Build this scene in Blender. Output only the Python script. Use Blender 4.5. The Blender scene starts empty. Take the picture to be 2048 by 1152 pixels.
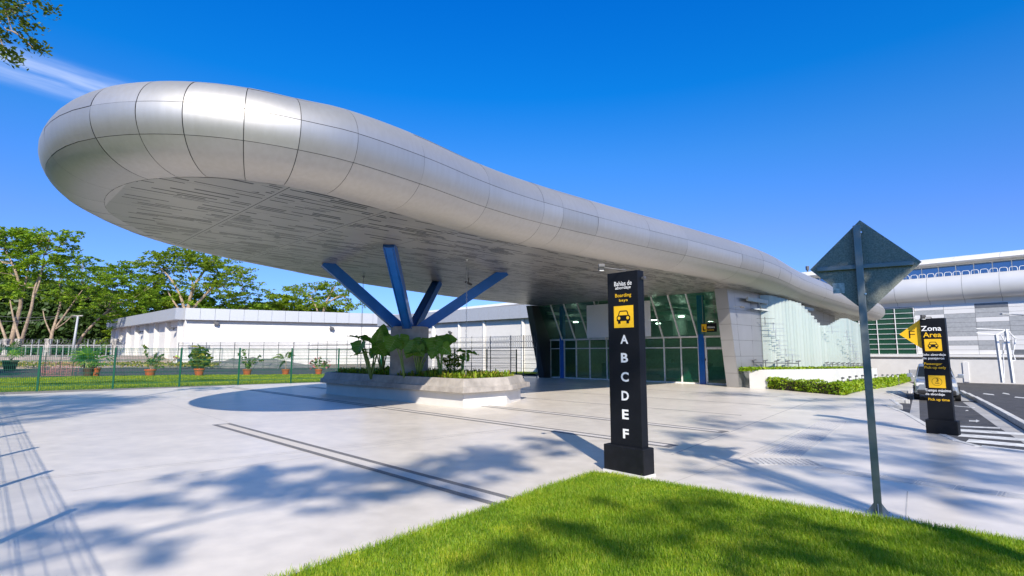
import bpy, bmesh, math, random
import numpy as np
from mathutils import Vector, Matrix
random.seed(7)
RNG = np.random.default_rng(7)
sc = bpy.context.scene
COL = sc.collection
R = math.radians
PI = math.pi

# ------------------------------------------------------------------ survey: where things stand
F = 1085.0; PITCH = math.atan(130 / 1085.0); CH = 1.9          # focal (photo px), pitch, eye height
CP, SP = math.cos(PITCH), math.sin(PITCH)
def ray(px, py):
    a = (px - 1024) / F; b = -(py - 576) / F
    return a, CP - b * SP, SP + b * CP
def G(px, py, z=0.0):
    r = ray(px, py); t = (z - CH) / r[2]
    return r[0] * t, r[1] * t
def D(px, py, Y):
    r = ray(px, py); t = Y / r[1]
    return Vector((r[0] * t, Y, CH + r[2] * t))
def VPl(px, py, p0, d):
    """ray against the vertical plane through p0 with horizontal direction d -> (s, z)"""
    r = ray(px, py)
    det = r[0] * (-d[1]) + d[0] * r[1]
    t = (p0[0] * (-d[1]) + d[0] * p0[1]) / det
    x, y = r[0] * t, r[1] * t
    return (x - p0[0]) * d[0] + (y - p0[1]) * d[1], CH + r[2] * t
def sst(x):
    x = min(1, max(0, x)); return x * x * (3 - 2 * x)
def TZ(x, y):                                                  # the ground falls gently towards the far right
    return -0.36 * sst((x - 13) / 16) * sst((y - 17) / 24)
SKY_STRENGTH = .13; SUN_STRENGTH = 4.4; EXPOSURE = 0.64
SUN_AZ = R(8.5); SUN_EL = R(35)
SUN = Vector((math.sin(SUN_AZ) * math.cos(SUN_EL), -math.cos(SUN_AZ) * math.cos(SUN_EL), math.sin(SUN_EL)))

# ------------------------------------------------------------------ materials
def nt(name):
    m = bpy.data.materials.new(name); m.use_nodes = True
    t = m.node_tree; b = t.nodes['Principled BSDF']
    return m, t, b
def N(t, typ, **kw):
    n = t.nodes.new(typ)
    for k, v in kw.items():
        if k.startswith('i_'): n.inputs[k[2:].replace('_', ' ')].default_value = v
        else: setattr(n, k, v)
    return n
def ramp(t, fac, stops):
    r = t.nodes.new('ShaderNodeValToRGB'); el = r.color_ramp.elements
    while len(el) < len(stops): el.new(0.5)
    for e, (p, c) in zip(el, stops):
        e.position = p; e.color = (c[0], c[1], c[2], 1)
    t.links.new(fac, r.inputs[0]); return r.outputs[0]
def mat(name, col, rough=0.6, metal=0.0, var=0.12, scale=6.0, bump=0.0, bscale=None, spec=0.5, stain=0.0, coat=0.0):
    m, t, b = nt(name)
    co = N(t, 'ShaderNodeTexCoord').outputs['Object']
    n1 = N(t, 'ShaderNodeTexNoise'); n1.inputs['Scale'].default_value = scale; n1.inputs['Detail'].default_value = 5
    t.links.new(co, n1.inputs['Vector'])
    lo = [max(0, c * (1 - var)) for c in col]; hi = [min(1, c * (1 + var)) for c in col]
    c = ramp(t, n1.outputs[0], [(0.3, lo), (0.7, hi)])
    if stain:
        n2 = N(t, 'ShaderNodeTexNoise'); n2.inputs['Scale'].default_value = scale * 0.17; n2.inputs['Detail'].default_value = 8; n2.inputs['Roughness'].default_value = .65
        t.links.new(co, n2.inputs['Vector'])
        s = ramp(t, n2.outputs[0], [(0.35, (1 - stain,) * 3), (0.6, (1, 1, 1))])
        mx = N(t, 'ShaderNodeMix', data_type='RGBA', blend_type='MULTIPLY'); mx.inputs[0].default_value = 1
        t.links.new(c, mx.inputs[6]); t.links.new(s, mx.inputs[7]); c = mx.outputs[2]
    t.links.new(c, b.inputs['Base Color'])
    rr = N(t, 'ShaderNodeMapRange'); rr.inputs[3].default_value = max(0.02, rough - .07); rr.inputs[4].default_value = min(1, rough + .07)
    t.links.new(n1.outputs[0], rr.inputs[0]); t.links.new(rr.outputs[0], b.inputs['Roughness'])
    b.inputs['Metallic'].default_value = metal
    b.inputs['Specular IOR Level'].default_value = spec
    b.inputs['Coat Weight'].default_value = coat
    if bump:
        nb = N(t, 'ShaderNodeTexNoise'); nb.inputs['Scale'].default_value = bscale or scale * 8; nb.inputs['Detail'].default_value = 4
        t.links.new(co, nb.inputs['Vector'])
        bp = N(t, 'ShaderNodeBump'); bp.inputs['Strength'].default_value = bump; bp.inputs['Distance'].default_value = .02
        t.links.new(nb.outputs[0], bp.inputs['Height']); t.links.new(bp.outputs[0], b.inputs['Normal'])
    return m
def leafmat(name, cols, rough=.5, trans=.35, patch=0):
    """foliage: colour varies leaf by leaf (per island), some light comes through"""
    m, t, b = nt(name)
    ge = N(t, 'ShaderNodeNewGeometry')
    st = [(i / max(1, len(cols) - 1), c) for i, c in enumerate(cols)]
    c = ramp(t, ge.outputs['Random Per Island'], st)
    if patch:
        tco = N(t, 'ShaderNodeTexCoord'); pn = N(t, 'ShaderNodeTexNoise'); pn.inputs['Scale'].default_value = patch; pn.inputs['Detail'].default_value = 6; pn.inputs['Roughness'].default_value = .7
        t.links.new(tco.outputs['Object'], pn.inputs['Vector'])
        pc = ramp(t, pn.outputs[0], [(.3, (.58, .70, .5)), (.5, (1, 1, 1)), (.70, (1.5, 1.2, 1.2))])
        pm0 = N(t, 'ShaderNodeMix', data_type='RGBA', blend_type='MULTIPLY'); pm0.inputs[0].default_value = 1
        t.links.new(c, pm0.inputs[6]); t.links.new(pc, pm0.inputs[7]); c = pm0.outputs[2]
    t.links.new(c, b.inputs['Base Color']); b.inputs['Roughness'].default_value = rough
    b.inputs['Specular IOR Level'].default_value = .35
    tr = N(t, 'ShaderNodeBsdfTranslucent')
    hs = N(t, 'ShaderNodeHueSaturation'); hs.inputs['Value'].default_value = 1.5; hs.inputs['Saturation'].default_value = 1.1
    t.links.new(c, hs.inputs['Color']); t.links.new(hs.outputs[0], tr.inputs[0])
    mx = N(t, 'ShaderNodeMixShader'); mx.inputs[0].default_value = trans
    out = t.nodes['Material Output']
    t.links.new(b.outputs[0], mx.inputs[1]); t.links.new(tr.outputs[0], mx.inputs[2]); t.links.new(mx.outputs[0], out.inputs[0])
    return m
def glass(name, tint, gloss_rough=.02, body=.0, bodycol=(.1, .2, .15), ior=1.5, refl=1.0):
    m, t, b = nt(name)
    t.nodes.remove(b); out = t.nodes['Material Output']
    tr = N(t, 'ShaderNodeBsdfTransparent'); tr.inputs[0].default_value = (*tint, 1)
    gl = N(t, 'ShaderNodeBsdfGlossy'); gl.inputs['Roughness'].default_value = gloss_rough; gl.inputs[0].default_value = (.9, .97, .93, 1)
    fr = N(t, 'ShaderNodeFresnel'); fr.inputs[0].default_value = ior
    ml = N(t, 'ShaderNodeMath', operation='MULTIPLY'); ml.inputs[1].default_value = refl; ml.use_clamp = True
    t.links.new(fr.outputs[0], ml.inputs[0])
    base = tr.outputs[0]
    if body:
        df = N(t, 'ShaderNodeBsdfDiffuse'); df.inputs[0].default_value = (*bodycol, 1)
        n1 = N(t, 'ShaderNodeObjectInfo')
        ma = N(t, 'ShaderNodeMapRange'); ma.inputs[3].default_value = body * .8; ma.inputs[4].default_value = min(1, body * 1.2)
        t.links.new(n1.outputs['Random'], ma.inputs[0])
        m0 = N(t, 'ShaderNodeMixShader'); t.links.new(ma.outputs[0], m0.inputs[0])
        t.links.new(tr.outputs[0], m0.inputs[1]); t.links.new(df.outputs[0], m0.inputs[2]); base = m0.outputs[0]
    mx = N(t, 'ShaderNodeMixShader'); t.links.new(ml.outputs[0], mx.inputs[0])
    t.links.new(base, mx.inputs[1]); t.links.new(gl.outputs[0], mx.inputs[2]); t.links.new(mx.outputs[0], out.inputs[0])
    return m

M = {}
M['slab'] = mat('plaza concrete', (.72, .66, .585), .33, var=.07, scale=3.1, bump=.06, bscale=70, stain=.13)
M['granite'] = mat('dark granite strip', (.17, .165, .165), .6, var=.45, scale=90, bump=.1)
M['palestrip'] = mat('pale granite strip', (.60, .56, .52), .6, var=.12, scale=60)
M['joint'] = mat('joint filler', (.42, .41, .40), .8)
M['tactile'] = mat('tactile concrete', (.52, .505, .49), .7, var=.1, scale=20, bump=.1)
M['kerb'] = mat('kerb concrete', (.58, .57, .55), .8, var=.1, scale=8, bump=.1, stain=.2)
M['asphalt'] = mat('asphalt', (.07, .068, .07), .8, var=.35, scale=18, bump=.25, bscale=160, stain=.5)
M['oldasphalt'] = mat('worn driveway', (.060, .058, .062), .85, var=.25, scale=9, bump=.2, stain=.3)
M['paint'] = mat('road paint', (.72, .72, .70), .6, var=.14, scale=14, stain=.5)
M['gutter'] = mat('gutter concrete', (.40, .39, .38), .75, var=.1, scale=7, stain=.2)
M['earth'] = mat('bare earth', (.24, .19, .15), .95, var=.3, scale=1.1, bump=.4, stain=.3)
M['berm'] = mat('pinkish gravel bank', (.40, .31, .27), .95, var=.25, scale=2.0, bump=.5, stain=.25)
M['gravel'] = mat('grey gravel', (.22, .21, .195), .9, var=.6, scale=22, bump=.6)
M['soil'] = mat('dark soil', (.06, .042, .03), .95, var=.4, scale=14, bump=.5)
M['turf'] = mat('turf base', (.075, .14, .022), .9, var=.4, scale=9, bump=.5, bscale=40)
def alu_mat():
    m, t, b = nt('satin aluminium panel')
    ge = N(t, 'ShaderNodeNewGeometry'); co = N(t, 'ShaderNodeTexCoord').outputs['Object']
    c = ramp(t, ge.outputs['Random Per Island'], [(0, (.49, .48, .465)), (.5, (.525, .51, .495)), (1, (.56, .545, .53))])
    n1 = N(t, 'ShaderNodeTexNoise'); n1.inputs['Scale'].default_value = .9; n1.inputs['Detail'].default_value = 6; t.links.new(co, n1.inputs['Vector'])
    mp = N(t, 'ShaderNodeMapping'); mp.inputs['Scale'].default_value = (9, 9, .7); t.links.new(co, mp.inputs[0])
    n2 = N(t, 'ShaderNodeTexNoise'); n2.inputs['Scale'].default_value = 1; n2.inputs['Detail'].default_value = 5; t.links.new(mp.outputs[0], n2.inputs['Vector'])
    s1 = ramp(t, n2.outputs[0], [(.36, (.955, .95, .94)), (.64, (1, 1, 1))])
    mx = N(t, 'ShaderNodeMix', data_type='RGBA', blend_type='MULTIPLY'); mx.inputs[0].default_value = 1; t.links.new(c, mx.inputs[6]); t.links.new(s1, mx.inputs[7])
    t.links.new(mx.outputs[2], b.inputs['Base Color']); b.inputs['Metallic'].default_value = .8
    rr = N(t, 'ShaderNodeMapRange'); rr.inputs[3].default_value = .50; rr.inputs[4].default_value = .55; t.links.new(n1.outputs[0], rr.inputs[0]); t.links.new(rr.outputs[0], b.inputs['Roughness'])
    bp = N(t, 'ShaderNodeBump'); bp.inputs['Strength'].default_value = .08; bp.inputs['Distance'].default_value = .01; t.links.new(n1.outputs[0], bp.inputs['Height']); t.links.new(bp.outputs[0], b.inputs['Normal'])
    return m
M['alu'] = alu_mat()
M['rollpanel'] = mat('pale eave panel', (.66, .65, .635), .5, metal=.35, var=.03, scale=.7)
M['sidemetal'] = mat('grey metal wall panel', (.43, .43, .44), .36, metal=.7, var=.08, scale=.7)
M['aluw'] = mat('silver cladding', (.60, .60, .61), .45, metal=.45, var=.05, scale=.8)
M['back'] = mat('panel gap backing', (.07, .07, .07), .9)
M['blue'] = mat('blue painted steel', (.006, .115, .47), .32, var=.08, scale=3, coat=.2)
M['conc'] = mat('cast concrete', (.42, .385, .35), .8, var=.12, scale=5, bump=.2, stain=.35)
M['whitewall'] = mat('white render', (.68, .665, .64), .75, var=.03, scale=3, bump=.05, stain=.08)
M['planterwhite'] = mat('white planter paint', (.66, .65, .63), .7, var=.04, scale=2, stain=.08)
M['black'] = mat('black sign paint', (.006, .007, .010), .5, var=.2, scale=4, spec=.25)
M['blackbase'] = mat('black base paint', (.007, .008, .011), .6, var=.3, scale=8, bump=.1, spec=.25)
M['yellow'] = mat('sign yellow', (.86, .50, .012), .5, var=.04)
M['white'] = mat('sign white', (.85, .85, .85), .5, var=.03)
M['galv'] = mat('galvanised steel', (.42, .44, .46), .42, metal=.7, var=.15, scale=14)
M['plategrey'] = mat('sign back coating', (.20, .215, .19), .55, metal=.3, var=.35, scale=60)
M['pole'] = mat('square steel pole', (.20, .225, .23), .4, metal=.6, var=.12, scale=10)
M['sticker'] = mat('worn paper sticker', (.45, .47, .48), .7, var=.4, scale=30)
M['green'] = mat('green fence coating', (.005, .085, .045), .4, var=.1)
M['greyrail'] = mat('grey rail paint', (.16, .165, .17), .5, metal=.3)
M['razor'] = mat('razor wire', (.42, .42, .42), .45, metal=.7)
M['pale'] = mat('pale picket paint', (.36, .37, .37), .6)
M['concpost'] = mat('old concrete post', (.42, .39, .36), .9, var=.3, scale=6, stain=.4)
M['terra'] = mat('terracotta', (.40, .085, .022), .75, var=.15, scale=9)
M['darkpot'] = mat('dark clay pot', (.07, .03, .022), .7)
M['bark'] = mat('pale bark', (.36, .27, .19), .9, var=.35, scale=3, bump=.4, stain=.35)
M['stem'] = mat('green stem', (.16, .24, .05), .5)
M['pierdark'] = mat('charcoal metal panel', (.045, .048, .055), .4, metal=.3)
M['frame'] = mat('white aluminium frame', (.82, .82, .81), .4)
M['board'] = mat('blank white board', (.88, .89, .91), .5, var=.02)
M['inwall'] = mat('interior wall', (.34, .38, .36), .8)
M['infloor'] = mat('interior floor', (.28, .28, .27), .3)
M['insteel'] = mat('interior steel', (.55, .58, .56), .6)
M['duct'] = mat('white duct', (.75, .78, .76), .5)
M['litlamp'] = mat('lit ceiling lamp', (.9, .9, .88), .5); _b = M['litlamp'].node_tree.nodes['Principled BSDF']; _b.inputs['Emission Color'].default_value = (1, .97, .9, 1); _b.inputs['Emission Strength'].default_value = 17
M['indark'] = mat('interior dark', (.025, .03, .03), .6)
M['para'] = mat('grey parapet cladding', (.43, .45, .49), .5, metal=.25, var=.05)
M['soffside'] = mat('shadow soffit', (.35, .34, .33), .8)  # one even grey, for the strip set back under the ledge
M['shutter'] = mat('grey shutter door', (.42, .45, .52), .6)
M['lamp'] = mat('lamp housing', (.10, .10, .105), .5, metal=.3)
M['lens'] = mat('lamp glass', (.6, .6, .58), .2)
M['clad_l'] = mat('light cladding', (.74, .73, .72), .45, metal=.05, var=.04, scale=.6)
M['clad_m'] = mat('mid grey cladding', (.38, .39, .40), .5, metal=.05)
M['clad_d'] = mat('dark grey cladding', (.17, .18, .195), .45, metal=.3)
M['steelw'] = mat('white painted steel', (.66, .67, .68), .5)
M['carpaint'] = mat('silver car paint', (.40, .43, .46), .3, metal=.6, coat=.5)
M['tyre'] = mat('tyre rubber', (.02, .02, .02), .85)
M['chrome'] = mat('chrome trim', (.7, .7, .7), .15, metal=1)
M['plasticb'] = mat('black plastic', (.02, .02, .022), .5)
M['skin'] = mat('skin', (.35, .19, .12), .6)
M['hivis'] = mat('hi-vis vest', (.45, .80, .05), .7)
M['jeans'] = mat('blue trousers', (.05, .09, .22), .8)
M['hair'] = mat('dark hair', (.02, .015, .012), .7)
M['netpink'] = mat('pink safety netting', (.42, .17, .17), .7)
M['glassgreen'] = glass('green facade glass', (.52, .90, .70), .012, body=.16, bodycol=(.05, .34, .19), ior=1.5, refl=.9)
M['glassfin'] = glass('pale green glass fin', (.82, .88, .85), .05, body=.40, bodycol=(.66, .715, .685), refl=.9)
M['glassblue'] = glass('blue clerestory glass', (.16, .25, .36), .02, body=.25, bodycol=(.07, .13, .22), ior=1.8, refl=1.3)
M['glassdark'] = glass('dark green curtain glass', (.12, .30, .22), .02, body=.55, bodycol=(.03, .12, .075), ior=1.6, refl=1.1)
M['carglass'] = glass('car glass', (.15, .18, .19), .02, body=.4, bodycol=(.02, .025, .03), ior=1.6)
M['leafA'] = leafmat('feathery green leaves', [(.09, .18, .02), (.17, .30, .025), (.28, .39, .035), (.12, .22, .022)], trans=.4)  # the leaves' own greens, varied leaf by leaf
M['leafB'] = leafmat('yellow green leaves', [(.15, .25, .02), (.27, .35, .03), (.12, .20, .018), (.21, .29, .025)], trans=.4)
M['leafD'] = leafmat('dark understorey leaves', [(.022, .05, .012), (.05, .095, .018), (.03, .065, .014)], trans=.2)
M['leafS'] = leafmat('shade tree leaves', [(.05, .09, .012), (.10, .15, .02), (.16, .20, .025)], trans=.25)
M['hedge'] = leafmat('clipped hedge leaves', [(.13, .25, .014), (.25, .38, .018), (.36, .44, .03)], trans=.35)
M['grass'] = leafmat('lawn blades', [(.12, .24, .010), (.22, .37, .014), (.30, .43, .018), (.42, .46, .06)], rough=.5, trans=.42, patch=1.3)
M['grassfar'] = leafmat('far lawn blades', [(.20, .30, .012), (.30, .40, .016), (.38, .45, .03)], rough=.5, trans=.4, patch=.35)
M['fern'] = leafmat('ground cover leaves', [(.10, .22, .02), (.24, .37, .025), (.36, .42, .04), (.28, .20, .06)], trans=.35)
M['ear'] = leafmat('elephant ear leaf', [(.06, .17, .024), (.11, .26, .03), (.21, .36, .035)], rough=.33, trans=.4)
M['vein'] = mat('pale leaf vein', (.30, .42, .12), .5)
M['potleaf'] = leafmat('pot plant leaves', [(.05, .11, .02), (.12, .20, .03), (.22, .27, .04)], trans=.3)
M['croton'] = leafmat('croton leaves', [(.06, .13, .015), (.20, .22, .02), (.30, .28, .02)], trans=.25)
M['petal'] = leafmat('pink petals', [(.55, .12, .18), (.65, .25, .28)], trans=.3)
M['weeds'] = leafmat('dry roadside weeds', [(.22, .24, .04), (.36, .32, .07), (.14, .18, .03)], trans=.3)

def soffit_mat():
    """perforated soffit: rows of long slots that run with the canopy, plain bands at the cross joints"""
    m, t, b = nt('slotted soffit panel')
    L = t.links
    def MA(op, a, bb=None, c=None):
        n = N(t, 'ShaderNodeMath', operation=op)
        for i, v in enumerate((a, bb, c)):
            if v is None: continue
            if isinstance(v, (int, float)): n.inputs[i].default_value = v
            else: L.new(v, n.inputs[i])
        return n.outputs[0]
    co = N(t, 'ShaderNodeTexCoord').outputs['Object']
    mp = N(t, 'ShaderNodeMapping'); mp.inputs['Rotation'].default_value = (0, 0, R(-45)); mp.inputs['Location'].default_value = (13.435, 17.678, 0); L.new(co, mp.inputs[0])
    sx = N(t, 'ShaderNodeSeparateXYZ'); L.new(mp.outputs[0], sx.inputs[0])
    u, v = sx.outputs[0], sx.outputs[1]
    row = MA('FLOOR', MA('MULTIPLY', v, 7.0)); rf = MA('FRACT', MA('MULTIPLY', v, 7.0))
    w1 = N(t, 'ShaderNodeTexWhiteNoise', noise_dimensions='1D'); L.new(row, w1.inputs['W'])
    uu = MA('ADD', MA('MULTIPLY', u, .62), MA('MULTIPLY', w1.outputs[0], 37.0))
    cell = MA('FLOOR', uu); cf = MA('FRACT', uu)
    cx = N(t, 'ShaderNodeCombineXYZ'); L.new(row, cx.inputs[0]); L.new(cell, cx.inputs[1])
    w2 = N(t, 'ShaderNodeTexWhiteNoise', noise_dimensions='2D'); L.new(cx.outputs[0], w2.inputs['Vector'])
    ws = N(t, 'ShaderNodeSeparateColor'); L.new(w2.outputs[1], ws.inputs[0])
    cs = N(t, 'ShaderNodeCombineXYZ'); L.new(MA('MULTIPLY', u, .16), cs.inputs[0]); L.new(MA('MULTIPLY', v, 1.5), cs.inputs[1])
    ns = N(t, 'ShaderNodeTexNoise'); ns.inputs['Scale'].default_value = 1.0; ns.inputs['Detail'].default_value = 3; L.new(cs.outputs[0], ns.inputs[0])
    th = N(t, 'ShaderNodeMapRange'); th.inputs[1].default_value = .36; th.inputs[2].default_value = .64; th.inputs[3].default_value = .02; th.inputs[4].default_value = .82; L.new(ns.outputs[0], th.inputs[0])
    present = MA('GREATER_THAN', ws.outputs[0], th.outputs[0])
    ln = MA('LESS_THAN', cf, MA('ADD', MA('MULTIPLY', ws.outputs[1], .65), .33))
    wd = MA('LESS_THAN', rf, MA('ADD', MA('MULTIPLY', ws.outputs[2], .30), .30))
    slot = MA('MULTIPLY', MA('MULTIPLY', present, ln), wd)
    ju = MA('FRACT', MA('DIVIDE', MA('SUBTRACT', u, 2.1 - .08), 2.6))
    slot = MA('MULTIPLY', slot, MA('GREATER_THAN', u, 2.25)); plain = MA('GREATER_THAN', ju, .062); plain2 = MA('LESS_THAN', ju, .998)
    slot = MA('MULTIPLY', MA('MULTIPLY', slot, plain), plain2)
    dj = MA('ABSOLUTE', MA('SUBTRACT', ju, .031)); joint = MA('LESS_THAN', dj, .0042)
    jv = MA('ABSOLUTE', MA('SUBTRACT', MA('FRACT', MA('DIVIDE', v, 1.5)), .5)); joint2 = MA('LESS_THAN', jv, .003)
    dark = MA('MAXIMUM', MA('MAXIMUM', slot, joint), joint2)
    n1 = N(t, 'ShaderNodeTexNoise'); n1.inputs['Scale'].default_value = .5; L.new(co, n1.inputs[0])
    base = ramp(t, n1.outputs[0], [(.3, (.33, .32, .305)), (.7, (.40, .39, .37))])
    mx = N(t, 'ShaderNodeMix', data_type='RGBA'); L.new(dark, mx.inputs[0]); L.new(base, mx.inputs[6]); mx.inputs[7].default_value = (.006, .006, .006, 1)
    L.new(mx.outputs[2], b.inputs['Base Color'])
    b.inputs['Roughness'].default_value = .38
    mm = MA('MULTIPLY', MA('SUBTRACT', 1.0, dark), .45); L.new(mm, b.inputs['Metallic'])
    bp = N(t, 'ShaderNodeBump'); bp.invert = True; bp.inputs['Strength'].default_value = .6; bp.inputs['Distance'].default_value = .02
    L.new(dark, bp.inputs['Height']); L.new(bp.outputs[0], b.inputs['Normal'])
    return m
M['soffit'] = soffit_mat()

# ------------------------------------------------------------------ mesh helpers
class MB:
    def __init__(s): s.v = []; s.f = []; s.m = []
    def add(s, vs, fs, m=0):
        o = len(s.v); s.v += [tuple(p) for p in vs]
        for f in fs: s.f.append(tuple(i + o for i in f)); s.m.append(m)
        return s
    def hexa(s, p, m=0):          # 8 corners: bottom 4 ccw, top 4 ccw
        return s.add(p, [(3, 2, 1, 0), (4, 5, 6, 7), (0, 1, 5, 4), (1, 2, 6, 5), (2, 3, 7, 6), (3, 0, 4, 7)], m)
    def box(s, c, sz, rz=0, m=0):
        x, y, z = sz[0] / 2, sz[1] / 2, sz[2] / 2; ca, sa = math.cos(rz), math.sin(rz)
        P = []
        for dz in (-z, z):
            for dx, dy in ((-x, -y), (x, -y), (x, y), (-x, y)):
                P.append((c[0] + dx * ca - dy * sa, c[1] + dx * sa + dy * ca, c[2] + dz))
        return s.hexa(P, m)
    def bar(s, a, b, w, h=None, m=0, up=(0, 0, 1)):
        a = Vector(a); b = Vector(b); h = h or w
        d = (b - a).normalized(); u = Vector(up)
        if abs(d.dot(u)) > .99: u = Vector((1, 0, 0))
        r = d.cross(u).normalized(); q = r.cross(d).normalized()
        P = []
        for e in (a, b):
            for sx, sy in ((-1, -1), (1, -1), (1, 1), (-1, 1)):
                P.append(e + r * (sx * w / 2) + q * (sy * h / 2))
        return s.hexa(P, m)
    def tube(s, pts, rad, n=6, m=0, cap=True):
        pts = [Vector(p) for p in pts]
        if isinstance(rad, (int, float)): rad = [rad] * len(pts)
        o = len(s.v); k = len(pts); ref = None
        for i, p in enumerate(pts):
            d = (pts[min(i + 1, k - 1)] - pts[max(i - 1, 0)])
            d = d.normalized() if d.length > 1e-9 else Vector((0, 0, 1))
            if ref is None:
                ref = d.orthogonal().normalized()
            else:
                ref = (ref - d * ref.dot(d))
                ref = ref.normalized() if ref.length > 1e-6 else d.orthogonal().normalized()
            q = d.cross(ref)
            for j in range(n):
                a = 2 * PI * j / n
                s.v.append(tuple(p + (ref * math.cos(a) + q * math.sin(a)) * rad[i]))
        for i in range(k - 1):
            for j in range(n):
                j2 = (j + 1) % n
                s.f.append((o + i * n + j, o + i * n + j2, o + (i + 1) * n + j2, o + (i + 1) * n + j)); s.m.append(m)
        if cap:
            s.f.append(tuple(o + j for j in range(n))[::-1]); s.m.append(m)
            s.f.append(tuple(o + (k - 1) * n + j for j in range(n))); s.m.append(m)
        return s
    def prism(s, poly, z0, z1, m=0):
        n = len(poly)
        vs = [(p[0], p[1], z0) for p in poly] + [(p[0], p[1], z1) for p in poly]
        fs = [tuple(range(n))[::-1], tuple(range(n, 2 * n))] + [(i, (i + 1) % n, n + (i + 1) % n, n + i) for i in range(n)]
        return s.add(vs, fs, m)
    def lathe(s, prof, c=(0, 0, 0), n=20, m=0):
        o = len(s.v)
        for r, z in prof:
            for j in range(n):
                a = 2 * PI * j / n; s.v.append((c[0] + r * math.cos(a), c[1] + r * math.sin(a), c[2] + z))
        for i in range(len(prof) - 1):
            for j in range(n):
                j2 = (j + 1) % n
                s.f.append((o + i * n + j, o + i * n + j2, o + (i + 1) * n + j2, o + (i + 1) * n + j)); s.m.append(m)
        return s
def link(name, me, mats, parent=None, smooth=False):
    for m in (mats if isinstance(mats, (list, tuple)) else [mats]): me.materials.append(m)
    o = bpy.data.objects.new(name, me); COL.objects.link(o)
    if parent is not None: o.parent = parent
    if smooth: me.polygons.foreach_set('use_smooth', [True] * len(me.polygons))
    return o
def build(name, mb, mats, parent=None, smooth=False, local=False, bevel=0, angle=None, fix=True):
    me = bpy.data.meshes.new(name)
    V = mb.v
    if parent is not None and not local:
        l = root_loc(parent); V = [(p[0] - l[0], p[1] - l[1], p[2] - l[2]) for p in V]
    me.from_pydata(V, [], mb.f)
    if isinstance(mats, (list, tuple)): me.polygons.foreach_set('material_index', mb.m)
    if fix or bevel:
        bm = bmesh.new(); bm.from_mesh(me)
        bmesh.ops.recalc_face_normals(bm, faces=bm.faces)
        if bevel:
            ed = [e for e in bm.edges if len(e.link_faces) == 2 and e.calc_face_angle(0) > .6]
            bmesh.ops.bevel(bm, geom=ed, offset=bevel, segments=2, affect='EDGES', profile=.6)
        bm.to_mesh(me); bm.free()
    me.update()
    o = link(name, me, mats, parent, smooth)
    if angle: me.set_sharp_from_angle(angle=angle)
    return o
def root_loc(o):
    l = Vector(o.location)
    while o.parent is not None:
        o = o.parent; l += Vector(o.location)
    return l
def tag(o, label=None, cat=None, group=None, kind=None):
    if label: o['label'] = label
    if cat: o['category'] = cat
    if group: o['group'] = group
    if kind: o['kind'] = kind
    return o
def thing(name, label, cat, loc=(0, 0, 0), group=None, rz=0):
    o = bpy.data.objects.new(name, None); COL.objects.link(o); o.empty_display_size = .2
    o.location = loc; o.rotation_euler = (0, 0, rz)
    return tag(o, label, cat, group)
def single(name, mb, mats, label, cat, group=None, kind=None, **kw):
    return tag(build(name, mb, mats, **kw), label, cat, group, kind)
def copytree(o, parent=None):
    c = o.copy(); COL.objects.link(c)
    if parent is not None: c.parent = parent
    for ch in list(o.children): copytree(ch, c)
    return c
def npmesh(name, V, Q, mats, parent=None, smooth=False):
    V = np.asarray(V, dtype=np.float32).reshape(-1, 3)
    if parent is not None: V = V - np.array(root_loc(parent), dtype=np.float32)
    Q = np.asarray(Q, dtype=np.int32); k = Q.shape[1]
    me = bpy.data.meshes.new(name)
    me.vertices.add(len(V)); me.vertices.foreach_set('co', V.ravel())
    me.loops.add(Q.size); me.loops.foreach_set('vertex_index', Q.ravel())
    me.polygons.add(len(Q)); me.polygons.foreach_set('loop_start', np.arange(0, Q.size, k, dtype=np.int32))
    me.update(calc_edges=True); me.validate()
    return link(name, me, mats, parent, smooth)
def leaves(P, size, up=.6, aspect=1.8, rng=RNG, nrm=None):
    """one small kite-shaped leaf per point; returns verts, quads"""
    n = len(P); P = np.asarray(P)
    nr = rng.normal(size=(n, 3)); nr /= np.linalg.norm(nr, axis=1)[:, None] + 1e-9
    nr[:, 2] = np.abs(nr[:, 2]); nr = nr * (1 - up) + np.array([0, 0, 1]) * up
    if nrm is not None: nr = nr * .6 + nrm * .8
    nr /= np.linalg.norm(nr, axis=1)[:, None]
    a = rng.normal(size=(n, 3)); a -= nr * (a * nr).sum(1)[:, None]; a /= np.linalg.norm(a, axis=1)[:, None]
    b = np.cross(nr, a)
    s = (size * rng.uniform(.6, 1.4, n))[:, None]
    V = np.stack([P - a * s * aspect / 2, P - b * s / 2 + nr * s * .12, P + a * s * aspect / 2, P + b * s / 2 + nr * s * .12], 1).reshape(-1, 3)
    Q = np.arange(4 * n, dtype=np.int32).reshape(n, 4)
    return V, Q
def ball(n, rng=RNG, shell=.45):
    p = rng.normal(size=(n, 3)); p /= np.linalg.norm(p, axis=1)[:, None]
    return p * (rng.uniform(shell ** 3, 1, n) ** (1 / 3))[:, None]
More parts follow.
